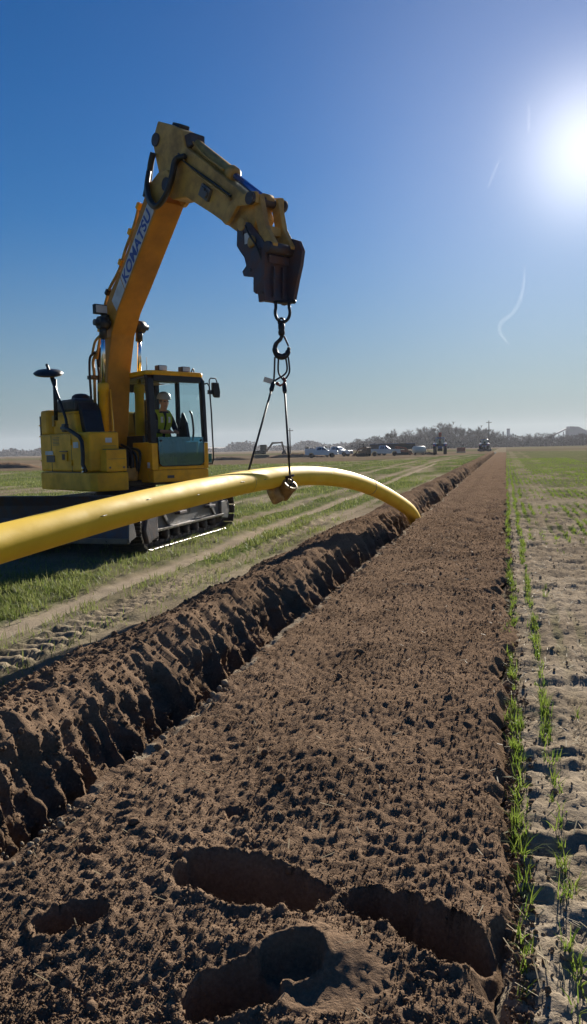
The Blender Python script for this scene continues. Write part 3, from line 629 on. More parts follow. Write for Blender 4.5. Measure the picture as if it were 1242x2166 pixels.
# darker counterweight band with stickers at the tail
cwp = [(x*1.004, y*1.004) for x, y in arc(RTL-.01, PI+R(18), PI+R(52), 8)]
MB().prism([(x*1.0, y*1.0) for x, y in cwp]+[(x*.985, y*.985) for x, y in cwp[::-1]], 1.36, 2.30, .004, axis='z').build('vent_panel', 'decal_dark', cw)
for z0, z1 in ((1.48, 1.5), (1.7, 1.72), (1.92, 1.94), (2.12, 2.14)):
    MB().prism([(x*1.012, y*1.012) for x, y in cwp]+[(x*.99, y*.99) for x, y in cwp[::-1]], z0, z1, 0, axis='z').build('vent_slat', 'yellow_paint', cw)
MB().box((-.62, -1.236, 1.46), (-.30, -1.224, 1.58)).build('sticker', 'decal_dark', cw); MB().box((-.66, -1.237, 1.59), (-.36, -1.224, 1.66)).build('sticker', 'decal_white', cw)
lt = MB().box((-.02, -1.250, 1.48), (.22, -1.222, 1.62), .008).build('latch_plate', 'yellow_paint', cw); MB().box((.05, -1.258, 1.50), (.15, -1.248, 1.60), .006).build('latch', 'dark_steel', lt)
MB().box((-.05, -1.252, 1.64), (.22, -1.222, 1.655)).build('latch_rim', 'decal_dark', cw)
for z in (1.287,): MB().box((-.7, -1.226, z-.006), (.7, -1.219, z+.006)).build('seam', 'decal_dark', cw)
for x in (-.42, .36): MB().box((x-.005, -1.2285, 1.30), (x+.005, -1.2205, 1.93)).build('panel_gap', 'decal_dark', cw)
for z in (1.45, 1.80): MB().cyl((.375, -1.236, z-.05), (.375, -1.236, z+.05), .013, 8).build('hinge', 'yellow_paint', cw)
MB().box((.44, -1.232, 1.70), (.62, -1.222, 1.80)).build('sticker', 'decal_white', cw)
for k in range(6): MB().box((-.36+.0*k, -1.229, 1.76+.025*k), (-.10, -1.221, 1.768+.025*k)).build('vent_slot', 'decal_dark', cw)
MB().box((.9545, -.95, 1.72), (.962, -.70, 1.725)).build('panel_gap', 'decal_dark', cw); MB().box((.952, -.90, 1.78), (.96, -.78, 1.86)).build('sticker', 'decal_white', cw)
for y in (-1.0, -.9, -.8, -.7): MB().box((.70, y, 1.958), (.92, y+.03, 1.966)).build('tread_strip', 'decal_dark', cw)
# steps at the right-hand front
MB().box((.96, -1.02, 1.29), (1.19, -.64, 1.66), .02).build('step_box', 'yellow_paint', ex)
MB().box((1.185, -.99, 1.50), (1.193, -.67, 1.505)).build('panel_gap', 'decal_dark', ex); MB().box((1.00, -.98, 1.66), (1.17, -.68, 1.67)).build('tread_plate', 'dark_steel', ex)
for y in (-.96, -.70): MB().cyl((1.188, y, 1.36), (1.20, y, 1.36), .018, 10).build('bolt', 'grey_steel', ex)
up_ = MB().prism([(-.55, 1.95), (.40, 1.95), (.34, 2.10), (.30, 2.30), (-.55, 2.30)], -1.12, -.66, .03).build('tank_housing', 'yellow_paint', ex)
MB().box((-.50, -1.10, 2.302), (.28, -.68, 2.34), .01).build('tread_plate', 'yellow_paint', up_)
MB().box((-.45, -1.08, 2.34), (.26, -.70, 2.56), .05).build('tool_cover', 'black_paint', ex)
MB().prism([(.26, 2.50), (.40, 2.35), (.52, 1.97), (.28, 1.97)], -1.02, -.66, .02).build('front_mat', 'black_paint', ex)
MB().lathe([(.17, 0), (.18, .10), (.16, .24), (.10, .28), (.02, .29)], (-.55, -.55, 2.42), (0, 0, 1), 20).build('air_cleaner', 'black_paint', ex)
MB().box((-.52, -1.15, 2.10), (-.44, -1.05, 2.29), .01).build('filler_box', 'worn_yellow', ex)
MB().lathe([(.09, 0), (.09, .10), (.05, .13)], (.25, -.55, 2.10), (0, -.3, 1), 16).build('filler_cap', 'yellow_paint', ex)
# black grab rail on the right side
MB().tube(smooth_path([(-.51, -1.2, 3.20), (-.40, -1.2, 3.03), (-.1, -1.2, 2.58), (.15, -1.2, 2.20), (.19, -1.23, 2.04)], 5), .026, 8).build('grab_rail', 'black_paint', ex)
MB().tube([(.10, -1.26, 2.05), (.30, -1.26, 2.03), (.52, -1.26, 1.96), (.74, -1.26, 1.88), (.82, -1.26, 1.80), (.84, -1.26, 1.60), (.82, -1.26, 1.42), (.90, -1.25, 1.30)], .034, 8).build('grab_rail', 'black_paint', ex)
MB().box((.12, -1.28, 1.98), (.26, -1.20, 2.12), .02).build('rail_bracket', 'black_paint', ex)
for z in (1.36, 1.30): MB().cyl((.86, -1.30, z), (.86, -1.24, z), .02, 10).build('rail_bolt', 'chrome', ex)
MB().cyl((-.28, -1.18, 2.20), (-.26, -1.18, 2.92), .036, 10).cyl((-.26, -1.18, 2.90), (-.38, -1.18, 3.02), .022, 8).build('mirror_post', 'black_paint', ex)
dm = MB().lathe([(.25, 0), (.26, .02), (.20, .06), (.05, .09)], (-.50, -1.18, 3.03), (.25, -.15, .95), 22).build('dome_mirror', 'black_paint', ex)
MB().lathe([(.235, -.012), (.235, -.002)], (-.50, -1.18, 3.03), (.25, -.15, .95), 22).build('mirror_glass', 'worn_yellow', dm)
# the dark bay at the boom foot
MB().box((-.35, -.58, 1.10), (-.15, -.02, 1.9), .02).build('boom_foot_bracket', 'dark_steel', ex)
for b in (B0-.05, B1+.01): MB().prism([(-.35, 1.1), (.45, 1.1), (.42, 1.55), (.10, 1.80), (-.15, 1.80)], b, b+.04, .01).build('boom_lug', 'dark_steel', ex)
MB().cyl((-.05, B0-.09, 1.66), (-.05, B1+.09, 1.66), .07, 14).build('boom_foot_pin', 'dark_steel', ex)
for k in range(9):
    y = -.52+.058*k; MB().tube(smooth_path([(.2, y, 1.75-.03*(k % 3)), (.50+.05*(k % 3), y+.01, 1.62-.04*(k % 2)), (.58+.03*(k % 2), y, 1.32), (.42, y-.01, 1.12), (.1, y, 1.10)], 6), .024, 8).build('hydraulic_hose', 'hose', ex)
MB().lathe([(.18, 0), (.20, .05), (.19, .22), (.1, .26)], (.45, -.22, 1.10), (0, 0, 1), 18).build('swing_motor', 'worn_yellow', ex)
MB().box((.30, .0, 1.10), (.80, .10, 1.78), .02).build('cab_riser', 'yellow_paint', ex)
MB().cyl((.83, .03, 1.32), (.83, .03, 1.42), .05, 12).build('marker', 'decal_white', ex)
# cab ------------------------------------------------------------
cab = empty('cab', (0, 0, 0)); cab.parent = ex
X0, X1, Y0, Y1, Z0, Z1 = -.78, .95, .0, 1.22, 1.06, 3.03
MB().box((X0, Y0+.01, Z0), (X1+.01, Y1-.01, 1.28), .03).build('cab_base', 'yellow_paint', cab)
MB().box((.955, .30, 1.13), (.968, .44, 1.18)).build('badge', 'decal_dark', cab)
# lower yellow corner panels and black posts
for y0, y1 in ((Y0, Y0+.13), (Y1-.10, Y1)): MB().prism([(X1, 1.285), (X1, 1.76), (X1-.14, 1.76), (X1-.30, 1.285)], y0, y1, .015).build('corner_panel', 'yellow_paint', cab)
MB().box((X1-.05, Y0+.135, 1.285), (X1, Y1-.105, 1.345), .01).build('front_sill', 'yellow_paint', cab)
fr_prof = lambda x0, x1: [(x0, 1.765), (x1, 1.765), (x1-.05, 2.90), (x1-.12, 2.97), (x0-.10, 2.97), (x0-.05, 2.88)]
for y0, y1 in ((Y0, Y0+.115), (Y1-.075, Y1)): MB().prism(fr_prof(X1-.10, X1-.002), y0, y1, .012).build('front_post', 'black_paint', cab)
MB().box((X1-.20, Y0+.12, 2.86), (X1-.055, Y1-.08, 2.97), .012).build('front_header', 'black_paint', cab)
for x0, x1, w_ in ((X0, X0+.12, .1), (-.02, .07, .06)):
    for y0, y1 in ((Y0, Y0+w_), (Y1-w_, Y1)): MB().box((x0, y0, 1.285), (x1, y1, 2.96), .012).build('side_post', 'black_paint', cab)
MB().box((X0, Y0+.10, 1.285), (X0+.06, Y1-.10, 2.02), .01).build('rear_panel', 'black_paint', cab)
MB().box((X0, Y0+.10, 2.78), (X0+.08, Y1-.10, 2.96), .01).build('rear_header', 'black_paint', cab)
MB().box((X0+.12, Y1-.05, 1.285), (X1-.3, Y1-.005, 1.78), .01).build('door_lower', 'yellow_paint', cab)
MB().box((X0+.12, Y0+.005, 1.285), (X1-.3, Y0+.05, 1.90), .01).build('right_lower', 'black_paint', cab)
MB().box((X0+.1, Y0+.06, 2.93), (X1-.14, Y1-.06, 2.955), .005).build('headliner', 'tan_lining', cab)
rfp = [(X0-.02, Y0+.05), (X0+.06, Y0-.005), (X1-.12, Y0-.005), (X1-.03, Y0+.08), (X1-.03, Y1-.08), (X1-.12, Y1+.005), (X0+.06, Y1+.005), (X0-.02, Y1-.05)]
rfo = MB().prism(rfp, 2.965, 3.045, .025, axis='z').build('roof', 'yellow_paint', cab)
MB().box((-.25, .28, 3.03), (.45, .95, 3.065), .012).build('roof_hatch', 'black_paint', rfo)
for y in (.36, .86):
    o = MB().box((.70, y-.09, 3.05), (.84, y+.09, 3.15), .018).build('roof_lamp', 'black_paint', cab); MB().box((.838, y-.075, 3.062), (.846, y+.075, 3.138), .003).build('lens', 'lamp_lens', o)
MB().tube([(.2, .42, 3.04), (.19, .425, 3.36)], .006, 6).build('antenna', 'black_paint', cab)
MB().tube(smooth_path([(.78, 1.00, 3.04), (.80, 1.03, 3.12), (.76, 1.08, 3.10), (.74, 1.1, 3.04)], 4), .012, 6).build('roof_bracket', 'black_paint', cab)
def pane(name, pts, m_):
    v = [Vector(p) for p in pts]; n = (v[1]-v[0]).cross(v[2]-v[0]).normalized()*.0025; me = bpy.data.meshes.new(name); k = len(v)
    me.from_pydata([tuple(p-n) for p in v]+[tuple(p+n) for p in v], [], [tuple(range(k))[::-1], tuple(range(k, 2*k))]+[(i, (i+1) % k, (i+1) % k+k, i+k) for i in range(k)]); return link(name, me, cab, m_)
pane('lower_front_window', [(X1+.004, .15, 1.40), (X1+.004, .22, 1.355), (X1+.004, 1.04, 1.355), (X1+.004, 1.11, 1.40), (X1+.004, 1.11, 1.865), (X1+.004, .13, 1.865)], 'lower_glass')
MB().tube([(X1+.004, .13, 1.865), (X1+.004, .145, 1.40), (X1+.004, .22, 1.347), (X1+.004, 1.04, 1.347), (X1+.004, 1.11, 1.40), (X1+.004, 1.12, 1.865)], .010, 6).build('window_seal', 'rubber', cab)
for y in (.19, 1.05): MB().cyl((X1, y, 1.80), (X1+.015, y, 1.80), .022, 10).build('glass_bolt', 'black_paint', cab)
pane('right_window', [(X0+.13, Y0+.03, 1.91), (-.03, Y0+.03, 1.91), (-.03, Y0+.03, 2.92), (X0+.13, Y0+.03, 2.92)], 'cab_glass')
pane('right_window', [(.075, Y0+.03, 1.91), (X1-.10, Y0+.03, 1.91), (X1-.15, Y0+.03, 2.92), (.075, Y0+.03, 2.92)], 'cab_glass')
pane('door_window', [(X0+.13, Y1-.03, 1.79), (-.03, Y1-.03, 1.79), (-.03, Y1-.03, 2.92), (X0+.13, Y1-.03, 2.92)], 'cab_glass')
pane('door_window', [(.075, Y1-.03, 1.79), (X1-.10, Y1-.03, 1.79), (X1-.15, Y1-.03, 2.92), (.075, Y1-.03, 2.92)], 'cab_glass')
pane('rear_window', [(X0+.03, Y0+.11, 2.03), (X0+.03, Y1-.11, 2.03), (X0+.03, Y1-.11, 2.77), (X0+.03, Y0+.11, 2.77)], 'cab_glass')
pane('raised_front_window', [(X1-.16, Y0+.13, 2.84), (X1-.16, Y1-.09, 2.84), (.05, Y1-.09, 2.90), (.05, Y0+.13, 2.90)], 'cab_glass')
# interior
st_ = MB().box((-.45, .46, 1.55), (.12, .98, 1.72), .05).build('seat', 'seat_black', cab)
MB().prism([(-.42, 1.68), (-.28, 1.66), (-.36, 2.35), (-.46, 2.40), (-.54, 2.34)], .50, .96, .05).build('backrest', 'seat_black', st_); MB().box((-.52, .60, 2.38), (-.40, .86, 2.62), .05).build('headrest', 'seat_black', st_)
for y in (.28, 1.09): 
    o = MB().box((-.40, y-.09, 1.50), (.30, y+.09, 1.86), .04).build('console', 'seat_black', cab); MB().tube([(.22, y, 1.86), (.26, y, 2.02)], .016, 8).blob((.26, y, 2.06), .035, 1, (1, 1, 1.5)).build('joystick', 'black_paint', o)
MB().box((.50, .14, 1.95), (.56, .40, 2.18), .02).tube([(.52, .20, 1.6), (.53, .2, 1.96)], .02, 8).build('monitor', 'black_paint', cab)
for y in (.68, .84): MB().tube(smooth_path([(.55, y, 1.30), (.58, y, 1.65), (.50, y, 1.98)], 4), .014, 8).blob((.50, y, 2.0), .026, 1).build('travel_lever', 'black_paint', cab)
MB().box((.45, .45, 1.285), (.80, .78, 1.31), .005).build('floor_mat', 'seat_black', cab)
MB().tube(smooth_path([(.60, 1.12, 1.80), (.62, 1.13, 2.0), (.58, 1.13, 2.28), (.52, 1.13, 2.36)], 4), .02, 8).build('door_handle', 'black_paint', cab)
MB().prism([(.15, 1.80), (.50, 1.80), (.42, 2.15), (.30, 2.35), (.22, 2.1)], 1.08, 1.15, .02).build('radio_bracket', 'black_paint', cab)
# left grab bar with mirror
MB().tube([(.86, 1.22, 2.84), (.90, 1.28, 2.86), (.92, 1.31, 2.80), (.94, 1.325, 2.3), (.96, 1.33, 1.45), (.95, 1.30, 1.36), (.90, 1.22, 1.36)], .015, 8).build('grab_bar', 'black_paint', cab)
mr = MB().prism([(1.39, 2.88), (1.53, 2.88), (1.56, 2.70), (1.55, 2.60), (1.44, 2.60), (1.39, 2.68)], .86, .93, .02, axis='x').build('side_mirror', 'black_paint', cab)
MB().tube([(.88, 1.335, 2.66), (.88, 1.34, 2.92), (.88, 1.37, 2.96), (.88, 1.49, 2.96), (.88, 1.52, 2.88)], .012, 8).box((.85, 1.31, 2.66), (.91, 1.40, 2.74), .01).build('mirror_arm', 'black_paint', mr)
MB().box((.90, 1.25, 1.38), (.905, 1.33, 1.55)).build('tinted_flap', 'lower_glass', cab)

# ------------------------------------------------------------------ the operator
def skinned(name, verts, edges, radii, mats, pick, parent=None, sub=2):
    me = bpy.data.meshes.new(name+'_skeleton'); me.from_pydata(verts, edges, []); o = bpy.data.objects.new(name, me); C.objects.link(o)
    sk_ = o.modifiers.new('skin', 'SKIN'); sk_.use_smooth_shade = True
    ld = me.skin_vertices[0].data if me.skin_vertices else None
    if ld is None:
        bm = bmesh.new(); bm.from_mesh(me); bm.verts.layers.skin.verify(); bm.to_mesh(me); bm.free(); ld = me.skin_vertices[0].data
    for i, r_ in enumerate(radii):
        rr = r_ if isinstance(r_, tuple) else (r_, r_); ld[i].radius = rr; ld[i].use_root = (i == 0)
    o.modifiers.new('sub', 'SUBSURF').levels = sub; o.modifiers['sub'].render_levels = sub
    bpy.context.view_layer.update()
    m2 = bpy.data.meshes.new_from_object(o.evaluated_get(bpy.context.evaluated_depsgraph_get())); m2.name = name; bpy.data.objects.remove(o)
    m2.materials.clear()
    for x in mats: m2.materials.append(MATS[x])
    for p in m2.polygons: p.material_index = pick(p.center); p.use_smooth = True
    return link(name, m2, parent)
mat('skin', (.42, .24, .17), .55); mat('dark_shirt', (.018, .022, .04), .8, var=.3); mat('jeans', (.03, .045, .09), .85); mat('hivis', (.34, .46, .03), .7, var=.3)
mat('reflective', (.55, .56, .55), .35); mat('helmet_white', (.40, .41, .42), .35, var=.2); mat('boot', (.05, .035, .02), .7)
ps = empty('person', loc2w(-.02, .74, 1.70), ANG, 'seated operator in white hard hat and yellow safety vest inside the cab', 'person')
# local: x forward, y left, z up, origin on the seat
V = []; E_ = []; Rr = []
def jv(p, r_, par=None):
    V.append(p); Rr.append(r_); i = len(V)-1
    if par is not None: E_.append((par, i))
    return i
pel = jv((0, 0, .13), (.15, .13)); bel = jv((.04, 0, .28), (.16, .13), pel); che = jv((.13, 0, .47), (.17, .135), bel); shc = jv((.18, 0, .60), (.13, .10), che); nek = jv((.22, 0, .69), .062, shc)
jaw = jv((.27, 0, .77), (.075, .08), nek); hea = jv((.275, 0, .86), (.082, .095), jaw); top_ = jv((.27, 0, .93), (.07, .08), hea)
ANK = []
for s in (1, -1):
    hip = jv((.08, s*.10, .09), .10, pel); kn = jv((.48, s*.15, .13), .072, hip); an = jv((.52, s*.14, -.28), .052, kn); to = jv((.68, s*.15, -.33), .045, an)
    sh = jv((.17, s*.19, .57), .075, shc); el = jv((.26, s*.25, .30), .052, sh); wr = jv((.47, s*.10, .27), .036, el); pa = jv((.53, s*.06, .275), (.042, .025), wr)
    for k in range(4):
        y = s*(.06-.012+.014*(1.5-k)*s); b0 = jv((.56, s*.06+(.024-.016*k), .28-.002*k), .0105, pa); b1 = jv((.60-.004*abs(k-1), s*.055+(.026-.0175*k), .262), .0095, b0); jv((.605-.006*abs(k-1.4), s*.055+(.026-.0175*k), .232), .008, b1)
    t1 = jv((.52, s*.06-s*.042, .265), .012, pa); jv((.555, s*.06-s*.052, .255), .010, t1)
def pick(c):
    if c.z > .665 and c.x > .1: return 1
    if c.x > .40 and .20 < c.z < .34 and abs(c.y) < .22: return 1
    if c.z < .21 and c.x > .04: return 3 if c.z < -.22 else 2
    return 0
body = skinned('body', V, E_, Rr, ['dark_shirt', 'skin', 'jeans', 'boot'], pick, ps)
# vest panels wrapped round the chest
vb = MB()
for s in (1, -1):
    for path, w_ in (([(.02, s*.16, .66), (.16, s*.115, .70), (.27, s*.095, .60), (.285, s*.085, .46), (.22, s*.085, .30), (.19, s*.10, .17)], .062),):
        P = smooth_path(path, 5); vs_ = []
        for p in P:
            n = Vector((p.x-.10, p.y*.4, 0)); n = n.normalized() if n.length > .01 else Vector((1, 0, 0)); si = Vector((-n.y, n.x, 0)); vs_.append((vb.bm.verts.new(p+si*w_+n*.012), vb.bm.verts.new(p-si*w_+n*.012), vb.bm.verts.new(p+si*w_-n*.01), vb.bm.verts.new(p-si*w_-n*.01)))
        for a, b in zip(vs_, vs_[1:]):
            vb.bm.faces.new((a[0], a[1], b[1], b[0])); vb.bm.faces.new((a[2], b[2], b[3], a[3])); vb.bm.faces.new((a[0], b[0], b[2], a[2])); vb.bm.faces.new((a[1], a[3], b[3], b[1]))
vb.build('safety_vest', 'hivis', ps)
rb = MB()
for s in (1, -1): rb.box((.235, min(s*.03, s*.15), .27), (.262, max(s*.03, s*.15), .31), .004).box((.272, min(s*.055, s*.105), .45), (.306, max(s*.055, s*.105), .56), .004)
rb.build('reflective_tape', 'reflective', ps)
hm_ = MB().lathe([(.135, 0), (.133, .02), (.128, .05), (.11, .095), (.075, .125), (.03, .138), (.002, .14)], (.262, 0, .895), (.18, 0, 1), 24).build('hard_hat', 'helmet_white', ps)
MB().prism([(.36, -.09), (.40, -.055), (.415, 0), (.40, .055), (.36, .09), (.25, .10), (.25, -.10)], .885, .897, .003, axis='z').build('brim', 'helmet_white', hm_)
mat('eye_dark', (.02, .02, .02), .3); mat('hair_grey', (.12, .10, .09), .8)
MB().prism([(.335, .835), (.372, .80), (.375, .785), (.345, .782)], -.014, .014, .004).build('nose', 'skin', body)
MB().box((.333, -.055, .832), (.352, -.012, .852), .006).box((.333, .012, .832), (.352, .055, .852), .006).build('glasses', 'eye_dark', ps)
MB().box((.345, -.025, .755), (.352, .025, .761), .002).build('mouth', 'eye_dark', body)
for s in (1, -1): MB().blob((.265, s*.088, .82), .028, 1, (.7, .4, 1.2)).build('ear', 'skin', body)
MB().blob((.245, 0, .86), .098, 2, (.9, .95, .75)).build('hair', 'hair_grey', ps)

# ------------------------------------------------------------------ the pipe
pp = [(-4.3, -14, 0.3), (-4.15, -8, 0.42), (-3.85, -3, 0.6), (-3.6, 1.0, 0.78), (-3.456, 3.981, 0.941), (-3.406, 4.571, 0.987), (-3.34, 5.376, 1.046), (-3.208, 6.357, 1.122), (-3.094, 7.696, 1.184), (-2.998, 9.028, 1.231), (-2.883, 9.895, 1.242), (-2.648, 11.102, 1.206), (-2.421, 12.507, 1.055), (-2.20, 14.5, 0.70), (-1.97, 17.2, 0.09), (-2.08, 18.3, -0.3), (-2.08, 20.5, -0.6), (-2.08, 26, -0.64)]
PR = .138
pth = smooth_path(pp, 10); _a = np.array([tuple(p) for p in pth]); _L = np.concatenate([[0], np.cumsum(np.linalg.norm(np.diff(_a, axis=0), axis=1))])
_s = np.linspace(0, _L[-1], 260); _a = np.stack([np.interp(_s, _L, _a[:, i]) for i in range(3)], 1)
for _ in range(40): _a[1:-1] = .5*_a[1:-1]+.25*(_a[:-2]+_a[2:])
pth = [Vector(p) for p in _a]
pipe = MB().tube(pth, PR, 40).build('pipeline_pipe', 'pipe_yellow'); tag(pipe, 'long yellow coated steel pipe arching down into the trench', 'pipe')
def pipe_at(y):
    for a, b in zip(pth, pth[1:]):
        if a.y <= y <= b.y: return a.lerp(b, (y-a.y)/(b.y-a.y)), (b-a).normalized()
for y in (13.35, 3.0):
    p, d = pipe_at(y); MB().lathe([(PR+.001, -.03), (PR+.0035, -.015), (PR+.0035, .015), (PR+.001, .03)], p, d, 40).build('weld_sleeve', 'pipe_mark', pipe)
for yy, ang, ln in ((8.3, .25, .05), (8.36, .22, .03), (7.2, 0, .04), (6.3, .5, .05), (11.2, .3, .03), (9.0, .1, .06), (5.6, .2, .05)):
    p, d = pipe_at(yy); sd_ = d.cross(Vector((0, 0, 1))).normalized(); rr = sd_*math.cos(ang)+sd_.cross(d)*math.sin(ang); q = p+rr*(PR-.0015); MB().tube([q-d*ln, q+rr*.001, q+d*ln*1.3], [.001, .004, .001], 6).build('scuff', 'decal_dark', pipe)
p, d = pipe_at(8.72); e_ = (d+Vector((.35, 0, .1))).normalized(); MB().lathe([(PR+.0005, -.006), (PR+.0022, 0), (PR+.0005, .006)], p, d, 40).build('coating_seam', 'pipe_mark', pipe)
# block on which the pipe rests further back, outside the picture
for yb in (-13.,):
    p, d = pipe_at(yb); sup = MB().box((p.x-.5, yb-.12, -.02), (p.x+.5, yb+.12, p.z-PR+.002), .01).build('timber_block', 'bronze'); tag(sup, 'timber block carrying the pipe behind the photographer', 'block')

# ------------------------------------------------------------------ lifting tackle
HX, HY = -2.955, 10.205
mat('hook_black', (.012, .013, .018), .45, .3); mat('rope', (.016, .016, .02), .6, .2, bump=.002, bscale=90); mat('shackle_red', (.16, .02, .012), .45); mat('tag_metal', (.45, .47, .50), .35, .5)
sk_ = empty('bow_shackle', (HX+.02, HY, 3.36), psi, 'black bow shackle pinned under the quick coupler', 'shackle')
MB().tube([(.10*math.sin(a), 0, .10-.13*math.cos(a)) if abs(a) < 2.2 else (.09*math.copysign(1, a), 0, .24) for a in np.linspace(-2.5, 2.5, 21)], .022, 10).build('bow', 'hook_black', sk_)
MB().cyl((-.12, 0, .24), (.15, 0, .24), .022, 10).blob((.16, 0, .24), .035, 1).build('pin', 'hook_black', sk_)
hk = empty('lifting_hook', (HX, HY, 2.95), psi, 'black swivel lifting hook with latch hanging below the coupler', 'hook')
MB().tube([(.045*math.cos(a), 0, .40+.055*math.sin(a)) for a in np.linspace(0, 2*PI, 16, endpoint=False)], .020, 8, closed=True).lathe([(.03, 0), (.05, .02), (.058, .06), (.048, .10), (.055, .12), (.055, .18), (.03, .22)], (0, 0, .17), (0, 0, 1), 16).build('swivel', 'hook_black', hk)
MB().tube(smooth_path([(.01, 0, .19), (-.02, 0, .12), (-.09, 0, .05), (-.115, 0, -.04), (-.08, 0, -.13), (0, 0, -.165), (.075, 0, -.13), (.105, 0, -.06), (.115, 0, -.01)], 4), [.03]*4+[.032]*4+[.038]*4+[.046]*4+[.052]*4+[.05]*4+[.044]*4+[.03]*4+[.014], 12).build('hook_body', 'hook_black', hk)
MB().prism([(.02, .17), (.055, .17), (.118, .02), (.10, -.01)], -.014, .014, .004).build('latch', 'dark_steel', hk)
hk.scale = (.84,)*3; hk.location.z = 3.00; ZB = 2.88
PX, PDR = pipe_at(10.10)
def hk2w(x, y, z): 
    return Vector((HX+x*math.cos(psi)-y*math.sin(psi), HY+x*math.sin(psi)+y*math.cos(psi), z))
def sling(name, eye_end, low, label, tilt):
    s_ = empty(name, eye_end, 0, label, 'sling', 'wire rope slings lifting the pipe')
    l = lambda p: Vector(p)-eye_end
    for dx in tilt: MB().tube([l(p) for p in smooth_path([hk2w(dx, 0, ZB-.02), hk2w(dx*1.12, .01, ZB-.22), eye_end.lerp(hk2w(dx, 0, ZB-.2), .18), eye_end], 5)], .013, 8).build('eye_loop', 'rope', s_)
    d_ = (low-eye_end).normalized()
    MB().lathe([(.018, 0), (.03, .03), (.032, .14), (.018, .18)], (0, 0, 0), d_, 12).build('ferrule', 'hook_black', s_)
    MB().tube([Vector((0, 0, 0)), low-eye_end], .0145, 8).build('rope_leg', 'rope', s_)
    return s_
EL, ER = hk2w(-.125, -.02, 2.52), hk2w(.02, -.02, 2.52)
side = PDR.cross(Vector((0, 0, 1))).normalized()
P2, D2 = pipe_at(9.66); P3, D3 = pipe_at(9.05); LOWL = P3-side*(PR+.02); LOWR = P2+side*(PR+.05)+Vector((0, 0, -.02))
s1 = sling('wire_sling', EL, LOWL, 'slanting left wire rope sling with metal tag running behind the pipe', (-.10, .05)); s2 = sling('wire_sling', ER, LOWR, 'upright right wire rope sling with red clip down the near side of the pipe', (-.05, .085))
MB().box((-.14, -.004, -.035), (.02, .004, .035), .002).xf(Matrix.Rotation(R(20), 4, 'Y')@Matrix.Rotation(psi, 4, 'Z')).build('load_tag', 'tag_metal', s1)
MB().tube([(-.10, -.02, -.02), (-.05, -.03, -.05), (.0, -.03, -.03), (.03, -.03, .02), (0, -.03, .06)], .016, 8).blob((-.09, -.02, -.02), .03, 1).build('clip', 'shackle_red', s2)
# clamp ends under the pipe
ck = empty('sling_saddle', P2, math.atan2(D2.y, D2.x)-PI/2, 'bronze coloured sling saddle with two stub cylinders under the pipe', 'clamp')
def cloc(v): return Matrix.Rotation(-(math.atan2(D2.y, D2.x)-PI/2), 3, 'Z')@(v)
MB().lathe([(.06, -.16), (.095, -.155), (.10, -.12), (.10, .02), (.11, .03), (.11, .07), (.085, .075), (.08, .045), (.02, .04)], cloc(LOWR-P2)+Vector((-.03, -.02, -.11)), (.55, -.15, .62), 24).build('stub', 'bronze', ck)
MB().lathe([(.05, -.10), (.085, -.09), (.09, .0), (.09, .10), (.07, .12)], (.02, -.12, -PR-.07), (.35, .25, -.9), 22).build('stub', 'bronze', ck)
MB().box((-.10, -.10, -PR-.045), (.14, .06, -PR+.02), .02).build('saddle_plate', 'bronze', ck)
MB().tube([Vector((PR+.035)*Vector((math.cos(a), 0, math.sin(a)))) if False else Vector(((PR+.018)*math.cos(a), -.05, (PR+.018)*math.sin(a))) for a in np.linspace(-PI*.1, -PI, 18)], .02, 8).build('strap', 'rope', ck)
lr = cloc(LOWR-P2); MB().tube([lr+Vector((.045*math.cos(a), -.02, -.03+.05*math.sin(a))) for a in np.linspace(0, 2*PI, 14, endpoint=False)], .013, 8, closed=True).cyl(lr+Vector((-.05, -.03, .02)), lr+Vector((.07, -.03, .05)), .016, 8).build('end_shackle', 'dark_steel', ck)
# ------------------------------------------------------------------ loose soil, grass, straw
def blades(name, px, py, pz, hgt, wid, lean_max, mat_, label, seg=2, curl=.5):
    """bent tapering blades; arrays of roots"""
    n = len(px); az = rng.uniform(0, 2*PI, n); ln = rng.uniform(.05, lean_max, n); fa = az+PI/2+rng.normal(0, .5, n)
    dx, dy = np.cos(az), np.sin(az); wx, wy_ = np.cos(fa)*wid/2, np.sin(fa)*wid/2
    Vv = []; Fv_ = []
    cols = 2*seg+1
    base = np.arange(n)*cols
    for i in range(seg+1):
        t = i/seg; h = hgt*t*np.cos(ln*t*curl*1.6); o_ = hgt*np.sin(ln)*t**1.6; w_ = 1-t**1.5*.9
        cx, cy, cz = px+dx*o_, py+dy*o_, pz+h
        if i < seg:
            Vv.append(np.stack([cx-wx*w_, cy-wy_*w_, cz], 1)); Vv.append(np.stack([cx+wx*w_, cy+wy_*w_, cz], 1))
        else: Vv.append(np.stack([cx, cy, cz], 1))
    Vv = np.stack(Vv, 1).reshape(-1, 3)
    for i in range(seg):
        if i < seg-1: Fv_ += [np.stack([base+2*i, base+2*i+1, base+2*i+3], 1), np.stack([base+2*i, base+2*i+3, base+2*i+2], 1)]
        else: Fv_.append(np.stack([base+2*i, base+2*i+1, base+2*i+2], 1))
    rnd = np.repeat(rng.uniform(0, 1, n), cols)
    o = link(name, npmesh(name, Vv, np.concatenate(Fv_), {'rnd': rnd}), None, mat_, 'stuff'); o['label'] = label; return o
leafmat('wheat', (.10, .165, .022), (.20, .25, .045), .5); leafmat('turf', (.10, .145, .028), (.23, .235, .085), .45); leafmat('straw', (.42, .34, .20), (.24, .19, .12), .2)
